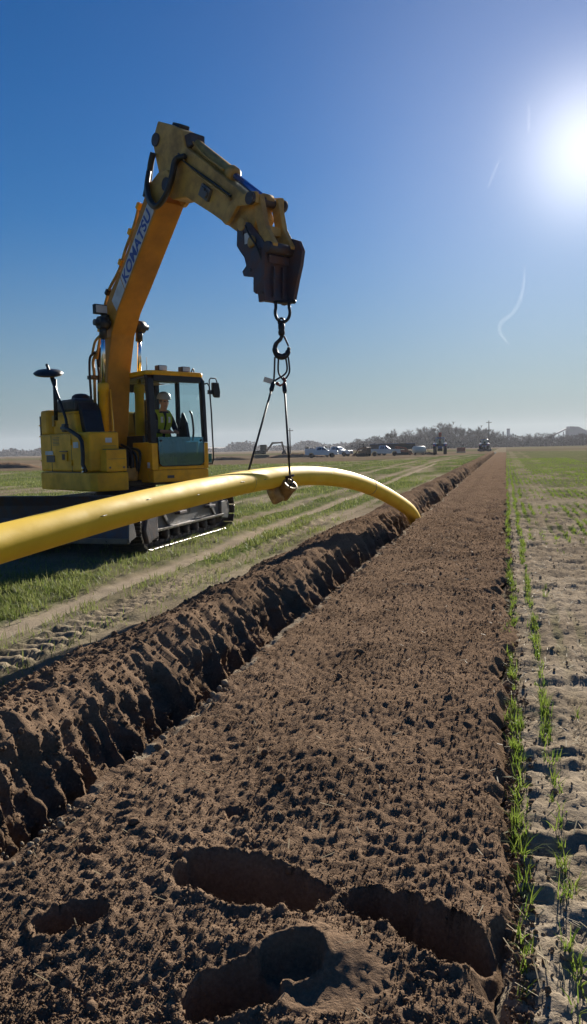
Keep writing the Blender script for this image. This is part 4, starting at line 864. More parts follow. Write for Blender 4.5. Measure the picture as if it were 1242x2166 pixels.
# right-hand drill rows
PX_, PY_, HH = [], [], []
for k in range(34):
    x0 = ROW0+k*DROW
    for (ya, yb, dens, bl) in ((1.7, 5, 34, 7), (5, 11, 24, 6), (11, 24, 40, 3), (24, 50, 20, 3), (50, 90, 7, 3)):
        ymin = max(ya, x0*1.6)
        if ymin >= yb: continue
        nT = int((yb-ymin)*dens); ty = rng.uniform(ymin, yb, nT); tx = x0+rng.normal(0, .016, nT)+.035*vnoise(ty*.8, ty*0+k, 5)
        g = right_green(tx*0+x0, np.maximum(ty, 9.))*sst(-.3, .15, fbm(tx*1.1, ty*.8, 58, 3)); keep = rng.uniform(0, 1, nT) < np.clip(g*1.3, 0, 1); 
        if k < 2: keep = rng.uniform(0, 1, nT) < np.clip(.38+.62*sst(-.3, .1, fbm(ty*1.6, ty*0+k*7, 52, 3)), 0, 1)
        tx, ty = tx[keep], ty[keep]; sc = .75+.5*rng.uniform(0, 1, len(tx))
        for _ in range(bl):
            PX_.append(tx+rng.normal(0, .011, len(tx))); PY_.append(ty+rng.normal(0, .014, len(tx))); HH.append(sc*rng.uniform(.04, .115, len(tx))*(.85 if k < 3 else .78))
px, py, hh = map(np.concatenate, (PX_, PY_, HH)); keep = (px > -.02); px, py, hh = px[keep], py[keep], hh[keep]
blades('wheat_rows', px, py, right_h(px, py)-.004, hh, np.where(py < 6, .0050, .0065)*(1+py*.03), 1.3, 'wheat', 'rows of young green wheat on the sandy right field', 3)
# turf on the left
PX_, PY_ = [], []
for (ya, yb, xa, xb, N) in ((3.2, 9, -9, -3.3, 110000), (9, 18, -16, -3.4, 120000), (18, 40, -34, -3.4, 110000), (40, 90, -50, -3.5, 50000)):
    x = rng.uniform(xa, xb, N); y = rng.uniform(ya, yb, N); g = left_green(x, y)
    tuft = sst(-.1, .45, fbm(x*3.2, y*3.2, 141, 3)); keep = rng.uniform(0, 1, N) < g**1.4*(.22+.78*tuft); PX_.append(x[keep]); PY_.append(y[keep])
px, py = map(np.concatenate, (PX_, PY_)); d = np.hypot(px, py)
blades('field_grass', px, py, left_h(px, py)-.003, rng.uniform(.04, .12, len(px))*(1+.3*(d > 20)), .0055*(1+d*.07), 1.2, 'turf', 'patchy green grass on the left field', 2)
# dry straw litter between the rows
n = 7000; px = rng.uniform(0, 3.2, n)**1.0; py = 1.8+rng.uniform(0, 1, n)**1.6*14; keep = rng.uniform(0, 1, n) < sst(-.35, .3, fbm(px*2.5, py*2.5, 131, 2)); px, py = px[keep], py[keep]; n = len(px)
az = rng.uniform(0, PI, n); L_ = rng.uniform(.02, .11, n); dx, dy = np.cos(az)*L_/2, np.sin(az)*L_/2; wx, wy_ = -np.sin(az)*.0022, np.cos(az)*.0022; z = right_h(px, py); t1 = rng.uniform(.003, .02, n); t2 = rng.uniform(.003, .03, n)
Vv = np.stack([np.stack([px-dx-wx, py-dy-wy_, z+t1], 1), np.stack([px-dx+wx, py-dy+wy_, z+t1+.002], 1), np.stack([px+dx+wx, py+dy+wy_, z+t2+.002], 1), np.stack([px+dx-wx, py+dy-wy_, z+t2], 1)], 1).reshape(-1, 3)
o = link('straw_litter', npmesh('straw_litter', Vv, np.arange(4*n).reshape(-1, 4), {'rnd': np.repeat(rng.uniform(0, 1, n), 4)}), None, 'straw', 'stuff'); o['label'] = 'dry straw litter between the wheat rows'
# crumbs and clods of loose soil
ico = bmesh.new(); bmesh.ops.create_icosphere(ico, subdivisions=1, radius=1); iv = np.array([v.co[:] for v in ico.verts]); it = np.array([[v.index for v in f.verts] for f in ico.faces]); ico.free()
def crumbs(name, P, size, mat_, label, sandv=0.):
    n = len(P); q = rng.normal(size=(n, 3, 3)); q, _ = np.linalg.qr(q); sc = size[:, None]*rng.uniform(.6, 1.2, (n, 3))
    Vv = iv[None]*rng.uniform(.75, 1.2, (n, len(iv), 1))*sc[:, None, :]; Vv = np.einsum('nij,nkj->nki', q, Vv)+P[:, None, :]
    Ff = (it[None]+np.arange(n)[:, None, None]*len(iv)).reshape(-1, 3)
    o = link(name, npmesh(name, Vv.reshape(-1, 3), Ff, {'sand': np.full(n*len(iv), sandv)}), None, mat_, 'stuff'); o['label'] = label
iv8 = np.array([(1,0,0),(-1,0,0),(0,1,0),(0,-1,0),(0,0,1),(0,0,-1)], float); it8 = np.array([(0,2,4),(2,1,4),(1,3,4),(3,0,4),(2,0,5),(1,2,5),(3,1,5),(0,3,5)])
iv12, it12 = iv, it
iv, it = iv8, it8
N = 115000; x = rng.uniform(-1.85, .03, N); y = 1.7+rng.uniform(0, 1, N)**3.0*38; keep = rng.uniform(0, 1, N) < .55+.45*sst(-.2, .3, fbm(x*2, y*2, 151, 3)); x, y = x[keep], y[keep]
keep = (x < np.interp(y, ys, XR[:, 0])-.06) & (rng.uniform(0, 1, len(x)) < 1-sst(7, 26, y)) & ((((x+.56)/.24)**2+((y-2.12)/.16)**2) > 1); x, y = x[keep], y[keep]
sz = np.clip(.0026*np.exp(rng.normal(0, .45, len(x))), .0014, .010)*(1+np.minimum(y, 12)*.07); P = np.stack([x, y, floor_z(x, y)+sz*.4], 1)
crumbs('soil_crumbs', P, sz, 'soil_mat', 'loose crumbs of brown soil scattered on the backfilled band')
iv, it = iv12, it12
N = 900; x = rng.uniform(-1.85, .0, N); y = 1.8+rng.uniform(0, 1, N)**1.7*18; sz = np.clip(.0065*np.exp(rng.normal(0, .6, N)), .003, .032); kk = x < np.interp(y, ys, XR[:, 0])-.08; x, y, sz = x[kk], y[kk], sz[kk]; crumbs('soil_clods', np.stack([x, y, floor_z(x, y)+sz*.3], 1), sz, 'soil_mat', 'larger soil clods on the backfilled band')
N = 5000; x = np.abs(rng.normal(0, .06, N))+.0; y = 1.8+rng.uniform(0, 1, N)**1.5*16; sz = np.clip(.005*np.exp(rng.normal(0, .5, N)), .002, .02); crumbs('spilled_soil', np.stack([x, y, right_h(x, y)+sz*.4], 1), sz, 'soil_mat', 'brown soil crumbs spilled over the edge of the right field')
N = 3500; x = rng.uniform(.05, 3., N); y = 1.9+rng.uniform(0, 1, N)**1.7*16; sz = np.clip(.006*np.exp(rng.normal(0, .55, N)), .002, .024); crumbs('field_clods', np.stack([x, y, right_h(x, y)+sz*.3], 1), sz, 'soil_mat', 'pale sandy clods lying between the wheat rows', .8)
n = 160; px = rng.uniform(-1.85, 0, n); py = 1.8+rng.uniform(0, 1, n)**1.5*14; az = rng.uniform(0, PI, n); L_ = rng.uniform(.015, .07, n); z = floor_z(px, py)+.01; q4 = np.stack([np.stack([px+a_*np.cos(az)*L_/2-b_*np.sin(az)*.0018, py+a_*np.sin(az)*L_/2+b_*np.cos(az)*.0018, z+.006*(a_ > 0)], 1) for a_, b_ in ((-1, -1), (-1, 1), (1, 1), (1, -1))], 1).reshape(-1, 3)
o = link('straw_bits', npmesh('straw_bits', q4, np.arange(4*n).reshape(-1, 4), {'rnd': np.repeat(rng.uniform(0, 1, n), 4)}), None, 'straw', 'stuff'); o['label'] = 'bits of straw in the backfilled soil'
i = rng.integers(0, len(ys), 30000); j = rng.integers(0, len(tb)+int(len(tw)*.55), 30000); keep = (ys[i] > 1.8) & (ys[i] < 16); i, j = i[keep], j[keep]; i, j = i[:11000], j[:11000]
sz = np.clip(.006*np.exp(rng.normal(0, .6, len(i))), .003, .035); P = np.stack([Xg[i, j], YY[i, j], Zg[i, j]+sz*.2], 1); crumbs('bank_clods', P, sz, 'soil_mat', 'clods of brown soil lying on the spoil bank')
n = 420; y = 2.2+rng.uniform(0, 1, n)**1.5*13; x = np.interp(y, ys, RX[:, 0])+rng.normal(.03, .035, n); keep = vnoise(y*2.2, y*0, 152) > -.1; x, y = x[keep], y[keep]; sz = np.clip(.009*np.exp(rng.normal(0, .5, len(x))), .004, .028)
crumbs('edge_clods', np.stack([x, y, floor_h(x, y)+sz*.4], 1), sz, 'soil_mat', 'pale clods along the right lip of the trench', .75)
# ------------------------------------------------------------------ background helpers
def at(px, d, z=0.): 
    r_ = (px-621)/1620*d; return Vector((r_*math.cos(psi)-d*math.sin(psi), r_*math.sin(psi)+d*math.cos(psi), z))
mat('white_car', (.62, .64, .67), .25, coat=.5); mat('silver_car', (.42, .46, .52), .25, .3, coat=.4); mat('tyre', (.02, .02, .022), .8); mat('rim', (.35, .36, .38), .35, .7); mat('tractor_blue', (.015, .05, .16), .35, coat=.3); mat('machine_brown', (.17, .09, .05), .6, var=.4); mat('machine_red', (.26, .07, .04), .55, var=.4); mat('trailer_dark', (.045, .045, .05), .6, var=.3); mat('bark', (.095, .078, .068), .9, var=.4); mat('twig', (.105, .085, .075), .95); mat('concrete_far', (.26, .26, .27), .8, var=.2); mat('pole_wood', (.07, .055, .045), .85, var=.3); mat('machine_tan', (.20, .165, .11), .6, var=.3); mat('tank_white', (.66, .62, .52), .5)
def wheel(parent, x, y, r_, w_, side, name='wheel'):
    o = MB().lathe([(r_*.55, -w_/2), (r_*.92, -w_/2), (r_, -w_*.3), (r_, w_*.3), (r_*.92, w_/2), (r_*.55, w_/2)], (x, y, r_), (0, 1, 0), 20).build(name, 'tyre', parent)
    MB().lathe([(r_*.1, -w_*.1), (r_*.56, -w_*.42), (r_*.58, -w_*.2), (r_*.58, w_*.2), (r_*.56, w_*.42), (r_*.1, w_*.1)], (x, y, r_), (0, 1, 0), 14).build('rim', 'rim', o)
def pickup(loc, rz, label, paint='white_car', service=False, group='vehicles parked across the field'):
    t = empty('service_truck' if service else 'pickup_truck', loc, rz, label, 'truck' if service else 'pickup', group); w_ = .96
    low = [(-2.85, .55), (-2.45, .48), (-2.28, .48)]+[(-1.75+.48*math.cos(a), .48+.42*math.sin(a)) for a in np.linspace(PI, 0, 7)]+[(1.32, .42)]+[(1.85+.48*math.cos(a), .48+.42*math.sin(a)) for a in np.linspace(PI, 0, 7)]+[(2.75, .45), (2.92, .55), (2.92, 1.0), (2.80, 1.16), (1.25, 1.24), (1.05, 1.24), (-.95, 1.24), (-1.0, 1.28), (-2.88, 1.28)]
    MB().prism(low, -w_, w_, .03).build('body', paint, t)
    c = MB().prism([(1.25, 1.23), (.45, 1.86), (.25, 1.90), (-.70, 1.90), (-.90, 1.84), (-.98, 1.23)], lambda a, z: -w_+.02+(z-1.23)*.22, lambda a, z: w_-.02-(z-1.23)*.22, .03).build('cab', paint, t)
    for s in (1, -1):
        for q in ([(.98, 1.32), (.42, 1.78), (.16, 1.78), (.16, 1.32)], [(.08, 1.32), (.08, 1.78), (-.62, 1.78), (-.74, 1.32)]):
            me = bpy.data.meshes.new('side_window'); me.from_pydata([(a, s*(w_-.02-(z-1.23)*.22+.006), z) for a, z in q], [], [(0, 1, 2, 3)]); link('side_window', me, c, 'car_glass')
        wheel(t, -1.75, s*.84, .40, .27, s); wheel(t, 1.85, s*.84, .40, .27, s)
        MB().box((2.72, min(s*.62, s*.90), .82), (2.93, max(s*.62, s*.90), 1.02), .02).build('headlight', 'lamp_lens', t); MB().box((-2.895, min(s*.78, s*.95), .85), (-2.80, max(s*.78, s*.95), 1.18), .01).build('tail_light', 'tail_red', t)
        MB().box((.72, min(s*.98, s*1.18), 1.30), (.84, max(s*.98, s*1.18), 1.50), .02).build('mirror', 'black_paint', t); MB().box((.2, min(s*.955, s*.985), 1.12), (.38, max(s*.955, s*.985), 1.15)).build('door_handle', 'black_paint', t)
    me = bpy.data.meshes.new('windscreen'); me.from_pydata([(1.19, -.80, 1.30), (1.19, .80, 1.30), (.53, .70, 1.82), (.53, -.70, 1.82)], [], [(0, 1, 2, 3)]); link('windscreen', me, c, 'car_glass')
    MB().box((2.86, -.9, .48), (3.0, .9, .68), .03).build('front_bumper', 'rim', t); MB().box((-3.0, -.9, .50), (-2.86, .9, .66), .03).build('rear_bumper', 'rim', t); MB().box((2.90, -.55, .74), (2.945, .55, 1.04), .01).build('grille', 'black_paint', t)
    if service:
        for s in (1, -1): MB().box((-2.9, min(s*.6, s*1.02), 1.20), (-1.05, max(s*.6, s*1.02), 1.62), .02).build('tool_box', paint, t)
        for x in (-2.7, -1.2): MB().tube([(x, -.9, 1.6), (x, -.9, 2.1), (x, .9, 2.1), (x, .9, 1.6)], .035, 6).build('ladder_rack', 'trailer_dark', t)
        MB().box((-2.7, -.35, 1.25), (-2.2, .1, 1.95), .05).build('tank', 'machine_tan', t); MB().lathe([(.2, 0), (.22, .3), (.1, .5)], (-1.6, .2, 1.3), (0, 0, 1)).build('bottle', 'trailer_dark', t)
    return t
pickup(at(815, 140), R(-8)+psi, 'silver crew cab pickup parked in front of the dark trailer', 'silver_car')
pickup(at(683, 136), R(-8)+psi, 'white service truck with ladder rack, nearest of the pair on the left', 'white_car', True)
pickup(at(716, 147), R(-30)+psi, 'white service truck parked behind the other white truck', 'white_car', True)
# dark trailer behind the pickup
t = empty('cargo_trailer', at(832, 152), R(-4)+psi, 'long dark flat topped trailer behind the silver pickup', 'trailer')
MB().box((-4.6, -1.2, 1.15), (4.6, 1.2, 1.45), .03).build('deck', 'trailer_dark', t); MB().box((-4.4, -1.15, 1.455), (4.4, 1.15, 2.2), .05).build('load_box', 'trailer_dark', t); MB().box((-4.5, -1.2, 2.205), (4.5, 1.2, 2.3), .02).build('top_rail', 'tractor_blue', t)
for x in (-2.6, -1.6, 3.4):
    for s in (1, -1): wheel(t, x, s*1.0, .42, .26, s)
def tractor(loc, rz, label, sc=1.):
    t = empty('farm_tractor', loc, rz, label, 'tractor', 'blue tractors by the trench'); t.scale = (sc,)*3
    for s in (1, -1):
        wheel(t, -.9, s*.92, .95, .55, s, 'rear_wheel'); wheel(t, 1.75, s*.78, .62, .40, s, 'front_wheel')
        MB().prism([(-1.85, 1.5), (-1.5, 1.95), (-.8, 2.05), (-.2, 1.85), (-.1, 1.70), (-.8, 1.93), (-1.4, 1.83), (-1.75, 1.45)], s*.62, s*1.2, .01).build('fender', 'tractor_blue', t)
        MB().box((-1.82, min(s*.95, s*1.15), 1.55), (-1.78, max(s*.95, s*1.15), 1.70)).build('tail_light', 'tail_red', t)
        MB().box((-.6, min(s*.9, s*1.12), 2.35), (-.5, max(s*.9, s*1.12), 2.65), .02).build('mirror', 'black_paint', t)
        for x0 in (-1.35, .05): MB().box((x0, s*.72-.04, 1.5), (x0+.09, s*.72+.04, 2.85), .01).build('cab_post', 'tractor_blue', t)
    MB().prism([(-1.4, .75), (.3, .7), (2.3, .8), (2.45, 1.0), (2.4, 1.55), (2.1, 1.68), (.2, 1.78), (-1.4, 1.5)], -.38, .38, .05).build('hood', 'tractor_blue', t)
    MB().box((-1.45, -.8, 2.85), (.2, .8, 3.02), .05).build('cab_roof', 'tractor_blue', t); MB().box((-1.3, -.68, 1.45), (.08, .68, 1.9), .03).build('cab_floor', 'black_paint', t)
    for nm, q in (('rear_window', [(-1.34, -.66, 1.92), (-1.34, .66, 1.92), (-1.34, .66, 2.82), (-1.34, -.66, 2.82)]), ('windscreen', [(.12, -.66, 1.92), (.12, .66, 1.92), (.12, .66, 2.82), (.12, -.66, 2.82)])):
        me = bpy.data.meshes.new(nm); me.from_pydata(q, [], [(0, 1, 2, 3)]); link(nm, me, t, 'cab_glass')
    MB().box((-.7, -.25, 1.8), (-.3, .25, 2.45), .08).build('seat', 'seat_black', t); MB().box((-1.7, -.45, .6), (-1.4, .45, 1.1), .05).build('hitch', 'black_paint', t); MB().cyl((.9, .5, 1.6), (.9, .5, 3.2), .05, 8).build('exhaust', 'black_paint', t)
    return t
t = tractor(at(933, 146), R(90)+psi*0+R(4), 'blue tractor seen from behind with a red mast above its cab', 1.06)
MB().cyl((.4, 0, 1.7), (.4, 0, 3.3), .16, 10).box((.2, -.28, 3.2), (.6, .28, 3.95), .06).build('mast', 'machine_red', t)
t = tractor(at(1028, 192), R(80), 'farther dark tractor with a blade at the far end of the trench', 1.0)
MB().box((-3.3, -2.2, .15), (-2.9, 1.2, .65), .05).build('blade', 'trailer_dark', t); MB().cyl((-1.6, 0, .8), (-3.0, 0, .6), .1, 8).build('drawbar', 'trailer_dark', t)
def skid(loc, rz, label, paint, sc=1., mast=False):
    t = empty('track_loader', loc, rz, label, 'loader', 'small machines between the trucks'); t.scale = (sc,)*3
    for s in (1, -1):
        MB().prism([(-1.0, .12), (-.8, 0), (.8, 0), (1.0, .15), (.95, .45), (-.7, .6), (-1.05, .4)], s*.55, s*.85, .03).build('crawler_track', 'rubber', t)
        MB().prism([(-1.2, 1.5), (-1.1, 1.7), (.6, 1.35), (1.35, .5), (1.2, .4), (.5, 1.15)], s*.62, s*.74, .02).build('lift_arm', paint, t)
        for x in (-.55, .45): MB().box((x, s*.5-.035, .9), (x+.07, s*.5+.035, 2.1), .01).build('cab_post', 'black_paint', t)
    MB().prism([(-1.3, .4), (.7, .4), (.7, .9), (-.5, 1.0), (-.7, 1.6), (-1.3, 1.55)], -.55, .55, .05).build('body', paint, t); MB().box((-.62, -.58, 2.1), (.6, .58, 2.2), .04).build('cab_roof', 'black_paint', t); MB().prism([(1.2, .1), (1.9, .08), (1.95, .14), (1.3, .6), (1.2, .6)], -.9, .9, .02).build('bucket', paint, t)
    return t
skid(at(771, 140), R(150), 'brown compact loader just left of the silver pickup', 'machine_brown', 1.05)
skid(at(853, 150), R(20), 'red brown compact loader to the right of the silver pickup', 'machine_red', 1.05)
t = empty('water_tank', at(889, 141), .3, 'small cream tank lying on the field left of the blue tractor', 'tank'); MB().lathe([(.1, -1.3), (.55, -1.2), (.7, -1.0), (.7, .9), (.5, 1.15), (.1, 1.25)], (0, 0, .95), (1, .1, 0), 20).build('shell', 'tank_white', t)
for x in (-.8, .7): MB().box((x-.12, -.6, -.02), (x+.12, .6, .5), .03).build('cradle', 'machine_brown', t)
t = empty('fuel_box', at(977, 175), .2, 'small red brown box standing alone right of the blue tractor', 'box'); MB().box((-.9, -.6, .25), (.9, .6, 1.2), .06).build('box', 'machine_red', t); MB().box((-.95, -.65, -.02), (.95, .65, .2), .02).build('skid_base', 'trailer_dark', t); MB().cyl((.2, 0, 1.18), (.2, 0, 1.4), .12, 10).build('cap', 'trailer_dark', t)
# distant excavator
t = empty('mini_excavator', at(556, 150), R(20), 'small pale excavator digging far behind the lifting sling', 'excavator')
for s in (1, -1): MB().prism([(-1.5, .15), (-1.2, 0), (1.2, 0), (1.5, .15), (1.5, .5), (1.2, .65), (-1.2, .65), (-1.5, .5)], s*.7, s*1.2, .04).build('crawler_track', 'machine_tan', t)
MB().box((-1.6, -1.1, .75), (.9, 1.1, 1.5), .12).build('house', 'machine_tan', t); MB().box((-.2, .15, 1.505), (1.1, 1.1, 2.6), .1).build('cab', 'machine_tan', t)
bo = MB().prism([(.8, 1.3), (1.1, 1.2), (2.3, 2.7), (4.0, 2.8), (4.1, 3.05), (2.1, 3.05)], -.5, -.15, .03).build('boom', 'machine_tan', t); MB().prism([(3.8, 3.15), (4.2, 3.1), (4.6, 1.4), (4.3, 1.3)], -.45, -.2, .03).build('arm', 'machine_tan', t); MB().prism([(4.2, 1.4), (4.7, 1.4), (4.9, .7), (4.2, .4), (3.9, .8)], -.6, 0, .03).build('bucket', 'trailer_dark', t)
# low heaps of soil and sand near the trucks
for i, (px, d, l_, h_, m_, lab) in enumerate(((628, 148, 12., .7, 'soil_mat', 'low brown soil heap left of the white trucks'), (485, 130, 9., .5, 'field_mat', 'pale sand heap left of the distant excavator'), (905, 150, 5., .5, 'field_mat', 'low pale sand heap beside the cream tank'), (20, 96, 9., .6, 'soil_mat', 'low reddish soil heap at the far left edge'))):
    b = MB(); nx, ny = 26, 9; vv = []
    for a in range(nx+1):
        for c in range(ny+1):
            u = a/nx*2-1; v = c/ny*2-1; hh = max(0, 1-u*u)*max(0, 1-v*v)**.8*h_*(1+.5*math.sin(a*1.7+i)*math.cos(c*2.1))-.03; vv.append(b.bm.verts.new((u*l_/2, v*1.6, hh)))
    for a in range(nx):
        for c in range(ny): f = b.bm.faces.new((vv[a*(ny+1)+c], vv[(a+1)*(ny+1)+c], vv[(a+1)*(ny+1)+c+1], vv[a*(ny+1)+c+1])); f.smooth = True
    o = b.build('soil_heap', m_); o.location = at(px, d); o.rotation_euler = (0, 0, psi); tag(o, lab, 'heap')
# ------------------------------------------------------------------ poles
def pole(px, d, h_, label, arm=True):
    t = empty('utility_pole', at(px, d), psi, label, 'pole', 'utility poles'); MB().lathe([(.22, -.3), (.20, 0), (.13, h_)], (0, 0, 0), (0, 0, 1), 10).build('shaft', 'pole_wood', t)
    if arm:
        MB().box((-.9, -.06, h_-.75), (.9, .06, h_-.6), .01).build('crossarm', 'pole_wood', t)
        for x in (-.8, 0, .8): MB().lathe([(.05, 0), (.09, .08), (.05, .2)], (x, 0, h_-.6), (0, 0, 1), 8).build('insulator', 'concrete_far', t)
    return t
pole(1036, 260, 9.8, 'dark utility pole beside the far tractor'); pole(617, 205, 7.2, 'thin utility pole right of the hanging sling')
# ------------------------------------------------------------------ bare winter trees
def tree_mesh(seed, h_):
    r_ = random.Random(seed); tb_ = MB(); tw2 = []
    def br(p, d, L, rad, lev):
        q = p+d*L*.5+Vector((r_.uniform(-1, 1), r_.uniform(-1, 1), .3))*L*.06; e = q+(d+Vector((r_.uniform(-.2, .2), r_.uniform(-.2, .2), .1))).normalized()*L*.5
        tb_.tube([p, q, e], [rad, rad*.8, rad*.55], 5 if lev < 2 else 3, cap=False)
        if lev >= 4:
            for _ in range(5): tw2.append((e.lerp(p, r_.random()*.8), (d+Vector((r_.uniform(-1, 1), r_.uniform(-1, 1), r_.uniform(-.4, .9)))).normalized(), r_.uniform(.5, 1.3)*h_/12))
            return
        for k in range(3 if lev else 5):
            a = r_.uniform(0, 2*PI); sp = r_.uniform(.35, .85); u = d.orthogonal().normalized(); v = d.cross(u)
            nd = (d*math.cos(sp)+(u*math.cos(a)+v*math.sin(a))*math.sin(sp)+Vector((0, 0, .12))).normalized(); br(p.lerp(e, r_.uniform(.55, 1.)), nd, L*r_.uniform(.55, .8), rad*.6, lev+1)
    br(Vector((0, 0, -.2)), Vector((r_.uniform(-.08, .08), r_.uniform(-.08, .08), 1)).normalized(), h_*.34, h_*.022, 0)
    trunk = MB().tube([(0, 0, -.3), (.02*h_, 0, h_*.18), (0, .02*h_, h_*.33)], [h_*.028, h_*.022, h_*.017], 8)
    for p, d, L in tw2:
        u = d.orthogonal().normalized()*.05*h_/12; a, b, c = (tb_.bm.verts.new(x) for x in (p-u, p+u, p+d*L)); tb_.bm.faces.new((a, b, c))
    return trunk.mesh('trunk'), tb_.mesh('crown')
TM = []
for k in range(7):
    a, b = tree_mesh(100+k, 12.); a.materials.append(MATS['bark']); b.materials.append(MATS['twig']); TM.append((a, b))
hp = lambda x: np.interp(x, [735, 760, 800, 870, 930, 985, 1040, 1075, 1110, 1150, 1200, 1260], [15, 22, 27, 42, 47, 41, 36, 26, 22, 27, 24, 22])
TREE_LAB = lambda x: next(l for m_, l in ((790, 'bare winter tree behind the brown loader and trailer end'), (860, 'bare winter tree above the dark trailer'), (915, 'bare winter tree rising left of the blue tractor'), (955, 'tall bare winter tree behind the blue tractor'), (1030, 'bare winter tree between the blue tractor and the far pole'), (1085, 'low bare winter tree by the two chimneys'), (1160, 'bare winter tree between the chimneys and the conveyor plant'), (9999, 'bare winter tree in front of the conveyor plant')) if x < m_)
xs = []
x = 748.
while x < 1262: xs.append(x); x += random.uniform(6, 12)
for i, x in enumerate(xs):
    d = random.uniform(455, 520); h_ = hp(x)/1620*d*random.uniform(.85, 1.3)+1.5; t = empty('bare_tree', at(x, d, -.1), random.uniform(0, 6.28), None); k = i % 7
    for me, nm in zip(TM[k], ('trunk', 'crown')):
        o = link(nm, me, t)
    s = h_/11.5; t.scale = (s*random.uniform(1., 1.35), s*random.uniform(1., 1.35), s)
    tag(t, TREE_LAB(x), 'tree', 'bare trees of the far tree line')
# undergrowth that reads as one mass below the trees, and wooded rises far off
def wood(name, px0, px1, d0, d1, n, h0, h1, label, hf=None):
    X = rng.uniform(px0, px1, n); D = rng.uniform(d0, d1, n); P = np.array([at(a, b)[:] for a, b in zip(X, D)]); hs_ = rng.uniform(h0, h1, n)*(1 if hf is None else np.array([hf(a) for a in X]))
    Vv = []; m_ = 14
    for k in range(m_):
        u = rng.normal(size=(n, 3)); u[:, 2] = np.abs(u[:, 2]); c = P+np.stack([rng.normal(0, .35, n)*hs_, rng.normal(0, .35, n)*hs_, rng.uniform(0, 1, n)**.8*hs_], 1); s = (.10+.12*rng.uniform(0, 1, n))*hs_
        e1 = rng.normal(size=(n, 3)); e1 /= np.linalg.norm(e1, axis=1)[:, None]; e2 = np.cross(e1, u); e2 /= np.linalg.norm(e2, axis=1)[:, None]
        Vv.append(np.stack([c-e1*s[:, None], c+e1*s[:, None]*.8, c+e2*s[:, None]*1.6], 1))
    Vv = np.concatenate(Vv).reshape(-1, 3); Vv[:, 2] = np.maximum(Vv[:, 2], -.3)
    o = link(name, npmesh(name, Vv, np.arange(len(Vv)).reshape(-1, 3)), None, 'twig', 'stuff'); o['label'] = label
wood('undergrowth', 738, 1300, 470, 530, 2200, 3.0, 6.5, 'dense leafless undergrowth below the tree line', lambda x: hp(x)/36)
wood('distant_wood', -60, 760, 1000, 1120, 2600, 5, 9, 'low far-off wood along the horizon', lambda x: .55+.6*abs(math.sin(x*.021)+.5*math.sin(x*.07)))
wood('distant_wood', 740, 1320, 900, 1000, 900, 5, 9, 'far-off wood behind the tree line')
# ------------------------------------------------------------------ industrial plant on the horizon
D_ = 880
t = empty('conveyor_plant', at(1205, D_), psi, 'pale grey industrial shed with inclined conveyor on the right horizon', 'plant'); k = D_/1620
MB().prism([(-4*k, 0), (60*k, 0), (60*k, 26*k), (34*k, 28*k), (16*k, 37*k), (-2*k, 38*k), (-4*k, 34*k)], -6, 6, .1).build('shed', 'concrete_far', t)
MB().prism([(-42*k, 15*k), (-3*k, 33*k), (-3*k, 36*k), (-42*k, 18*k)], -1.5, 1.5, .05).build('conveyor', 'concrete_far', t)
for x, z in ((-34, 17), (-22, 23), (-12, 27)): MB().box((x*k-.4, -1, -.5), (x*k+.4, 1, z*k), .02).build('trestle', 'concrete_far', t)
MB().box((-95*k, -2, 13*k), (-42*k, 2, 15*k), .1).build('gallery', 'concrete_far', t); MB().box((-96*k, -1, -.5), (-94*k, 1, 13*k), .05).build('trestle', 'concrete_far', t)
for px, tp, r_, lab in ((1066, 30, 1.1, 'slimmer of two grey chimneys above the tree line'), (1077, 36, 2.0, 'thicker of two grey chimneys above the tree line')):
    t = empty('chimney', at(px, D_), 0, lab, 'chimney', 'chimneys on the horizon'); h_ = tp*k; MB().lathe([(r_*1.25, -.3), (r_, h_*.3), (r_*.9, h_*.97)], (0, 0, 0), (0, 0, 1), 14).build('shaft', 'concrete_far', t); MB().lathe([(r_*1.05, h_*.965), (r_*1.08, h_)], (0, 0, 0), (0, 0, 1), 14).build('rim', 'dark_steel', t)
# low hills closing the view
def ridge(name, px0, px1, d, hmax, seed, lab):
    n = 90; b = MB(); rows_ = []
    for j, (dd, f) in enumerate(((0, 0), (50, .75), (110, 1.), (200, 0))):
        rows_.append([b.bm.verts.new(at(px0+(px1-px0)*i/n, d+dd, -1+f*hmax*(.45+.55*(.5+.5*float(fbm(np.array([i*.11+j*.02]), np.array([0.]), seed, 3)[0])))*min(1, i/8, (n-i)/8))) for i in range(n+1)])
    for A, B in zip(rows_, rows_[1:]):
        for i in range(n): f = b.bm.faces.new((A[i], A[i+1], B[i+1], B[i])); f.smooth = True
    o = b.build(name, 'bark'); o['kind'] = 'structure'
ridge('hills', -500, 780, 1150, 11, 5, ''); ridge('hills', 700, 1700, 1150, 9, 9, '')
# ------------------------------------------------------------------ air
HZ = bpy.data.materials.new('haze_air'); HZ.use_nodes = True; n = HZ.node_tree
for x in list(n.nodes): n.nodes.remove(x)
o_ = n.nodes.new('ShaderNodeOutputMaterial'); v_ = n.nodes.new('ShaderNodeVolumePrincipled'); v_.inputs['Color'].default_value = (.86, .9, 1, 1); v_.inputs['Density'].default_value = .00014; v_.inputs['Anisotropy'].default_value = .25; n.links.new(v_.outputs[0], o_.inputs['Volume']); MATS['haze_air'] = HZ
hz_o = MB().box((-1900, -1900, -3), (1900, 1900, 48)).build('haze', 'haze_air'); hz_o['kind'] = 'stuff'; hz_o['label'] = 'thin pale haze over the fields'
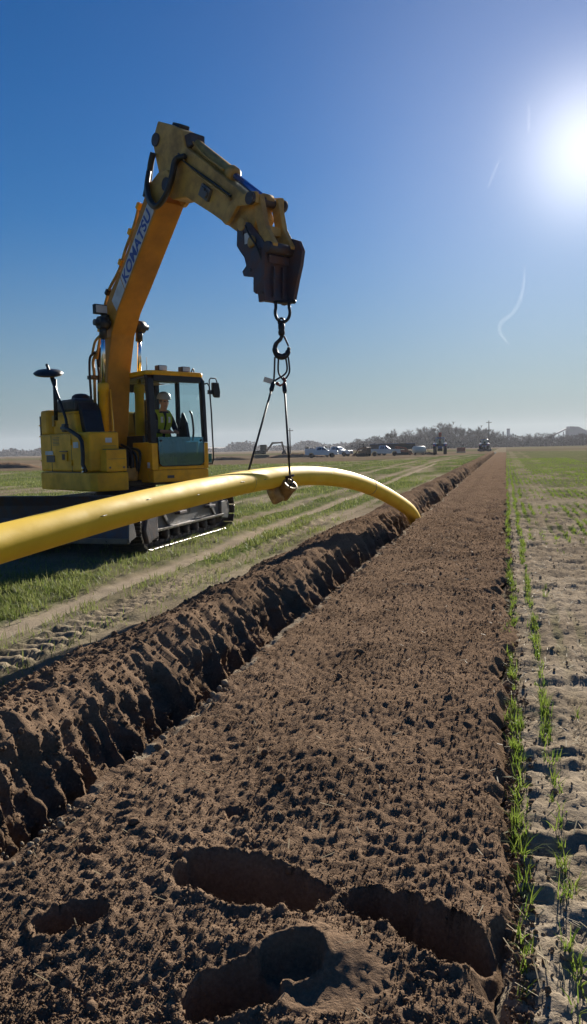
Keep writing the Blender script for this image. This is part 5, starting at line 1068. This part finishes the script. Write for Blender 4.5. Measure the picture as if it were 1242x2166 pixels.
# ------------------------------------------------------------------ vapour trails, high above
TR = bpy.data.materials.new('vapour'); TR.use_nodes = True; n = TR.node_tree
for x in list(n.nodes): n.nodes.remove(x)
o_ = n.nodes.new('ShaderNodeOutputMaterial'); mx = n.nodes.new('ShaderNodeMixShader'); tp = n.nodes.new('ShaderNodeBsdfTransparent'); df = n.nodes.new('ShaderNodeBsdfTranslucent'); df.inputs[0].default_value = (.9, .9, .92, 1)
g = n.nodes.new('ShaderNodeNewGeometry'); no = n.nodes.new('ShaderNodeTexNoise'); no.inputs['Scale'].default_value = .012; no.inputs['Detail'].default_value = 5; n.links.new(g.outputs['Position'], no.inputs['Vector'])
lw = n.nodes.new('ShaderNodeLayerWeight'); lw.inputs[0].default_value = .5; i1 = n.nodes.new('ShaderNodeMath'); i1.operation = 'SUBTRACT'; i1.inputs[0].default_value = 1; n.links.new(lw.outputs['Facing'], i1.inputs[1])
m1 = n.nodes.new('ShaderNodeMath'); m1.operation = 'MULTIPLY'; n.links.new(i1.outputs[0], m1.inputs[0]); n.links.new(no.outputs[0], m1.inputs[1]); m2 = n.nodes.new('ShaderNodeMath'); m2.operation = 'MULTIPLY'; m2.inputs[1].default_value = .04; n.links.new(m1.outputs[0], m2.inputs[0])
n.links.new(m2.outputs[0], mx.inputs[0]); n.links.new(tp.outputs[0], mx.inputs[1]); n.links.new(df.outputs[0], mx.inputs[2]); n.links.new(mx.outputs[0], o_.inputs[0]); MATS['vapour'] = TR
def trail(pts, rad, label, d=7000):
    P = [Vector((0, 0, H))+(fwd+rt*(x-621)/1620+up*(1083-y)/1620)*d for x, y in pts]; P = smooth_path(P, 6); b = MB(); nn = len(P)
    b.tube([p-P[0] for p in P], [max(1.5, rad*math.sin(PI*min(.97, max(.03, i/(nn-1))))**.6) for i in range(nn)], 14); o = b.build('vapour_trail', 'vapour'); o.location = P[0]; tag(o, label, 'vapour trail')
trail([(1059, 333), (1048, 358), (1038, 382), (1032, 400)], 16, 'short straight white vapour trail left of the sun')
trail([(1118, 215), (1119, 245), (1118, 285)], 18, 'faint upright vapour streak above left of the sun')
trail([(1110, 560), (1108, 600), (1100, 635), (1085, 662), (1062, 680), (1057, 700), (1066, 715), (1076, 728)], 26, 'curled fading vapour trail below the sun')
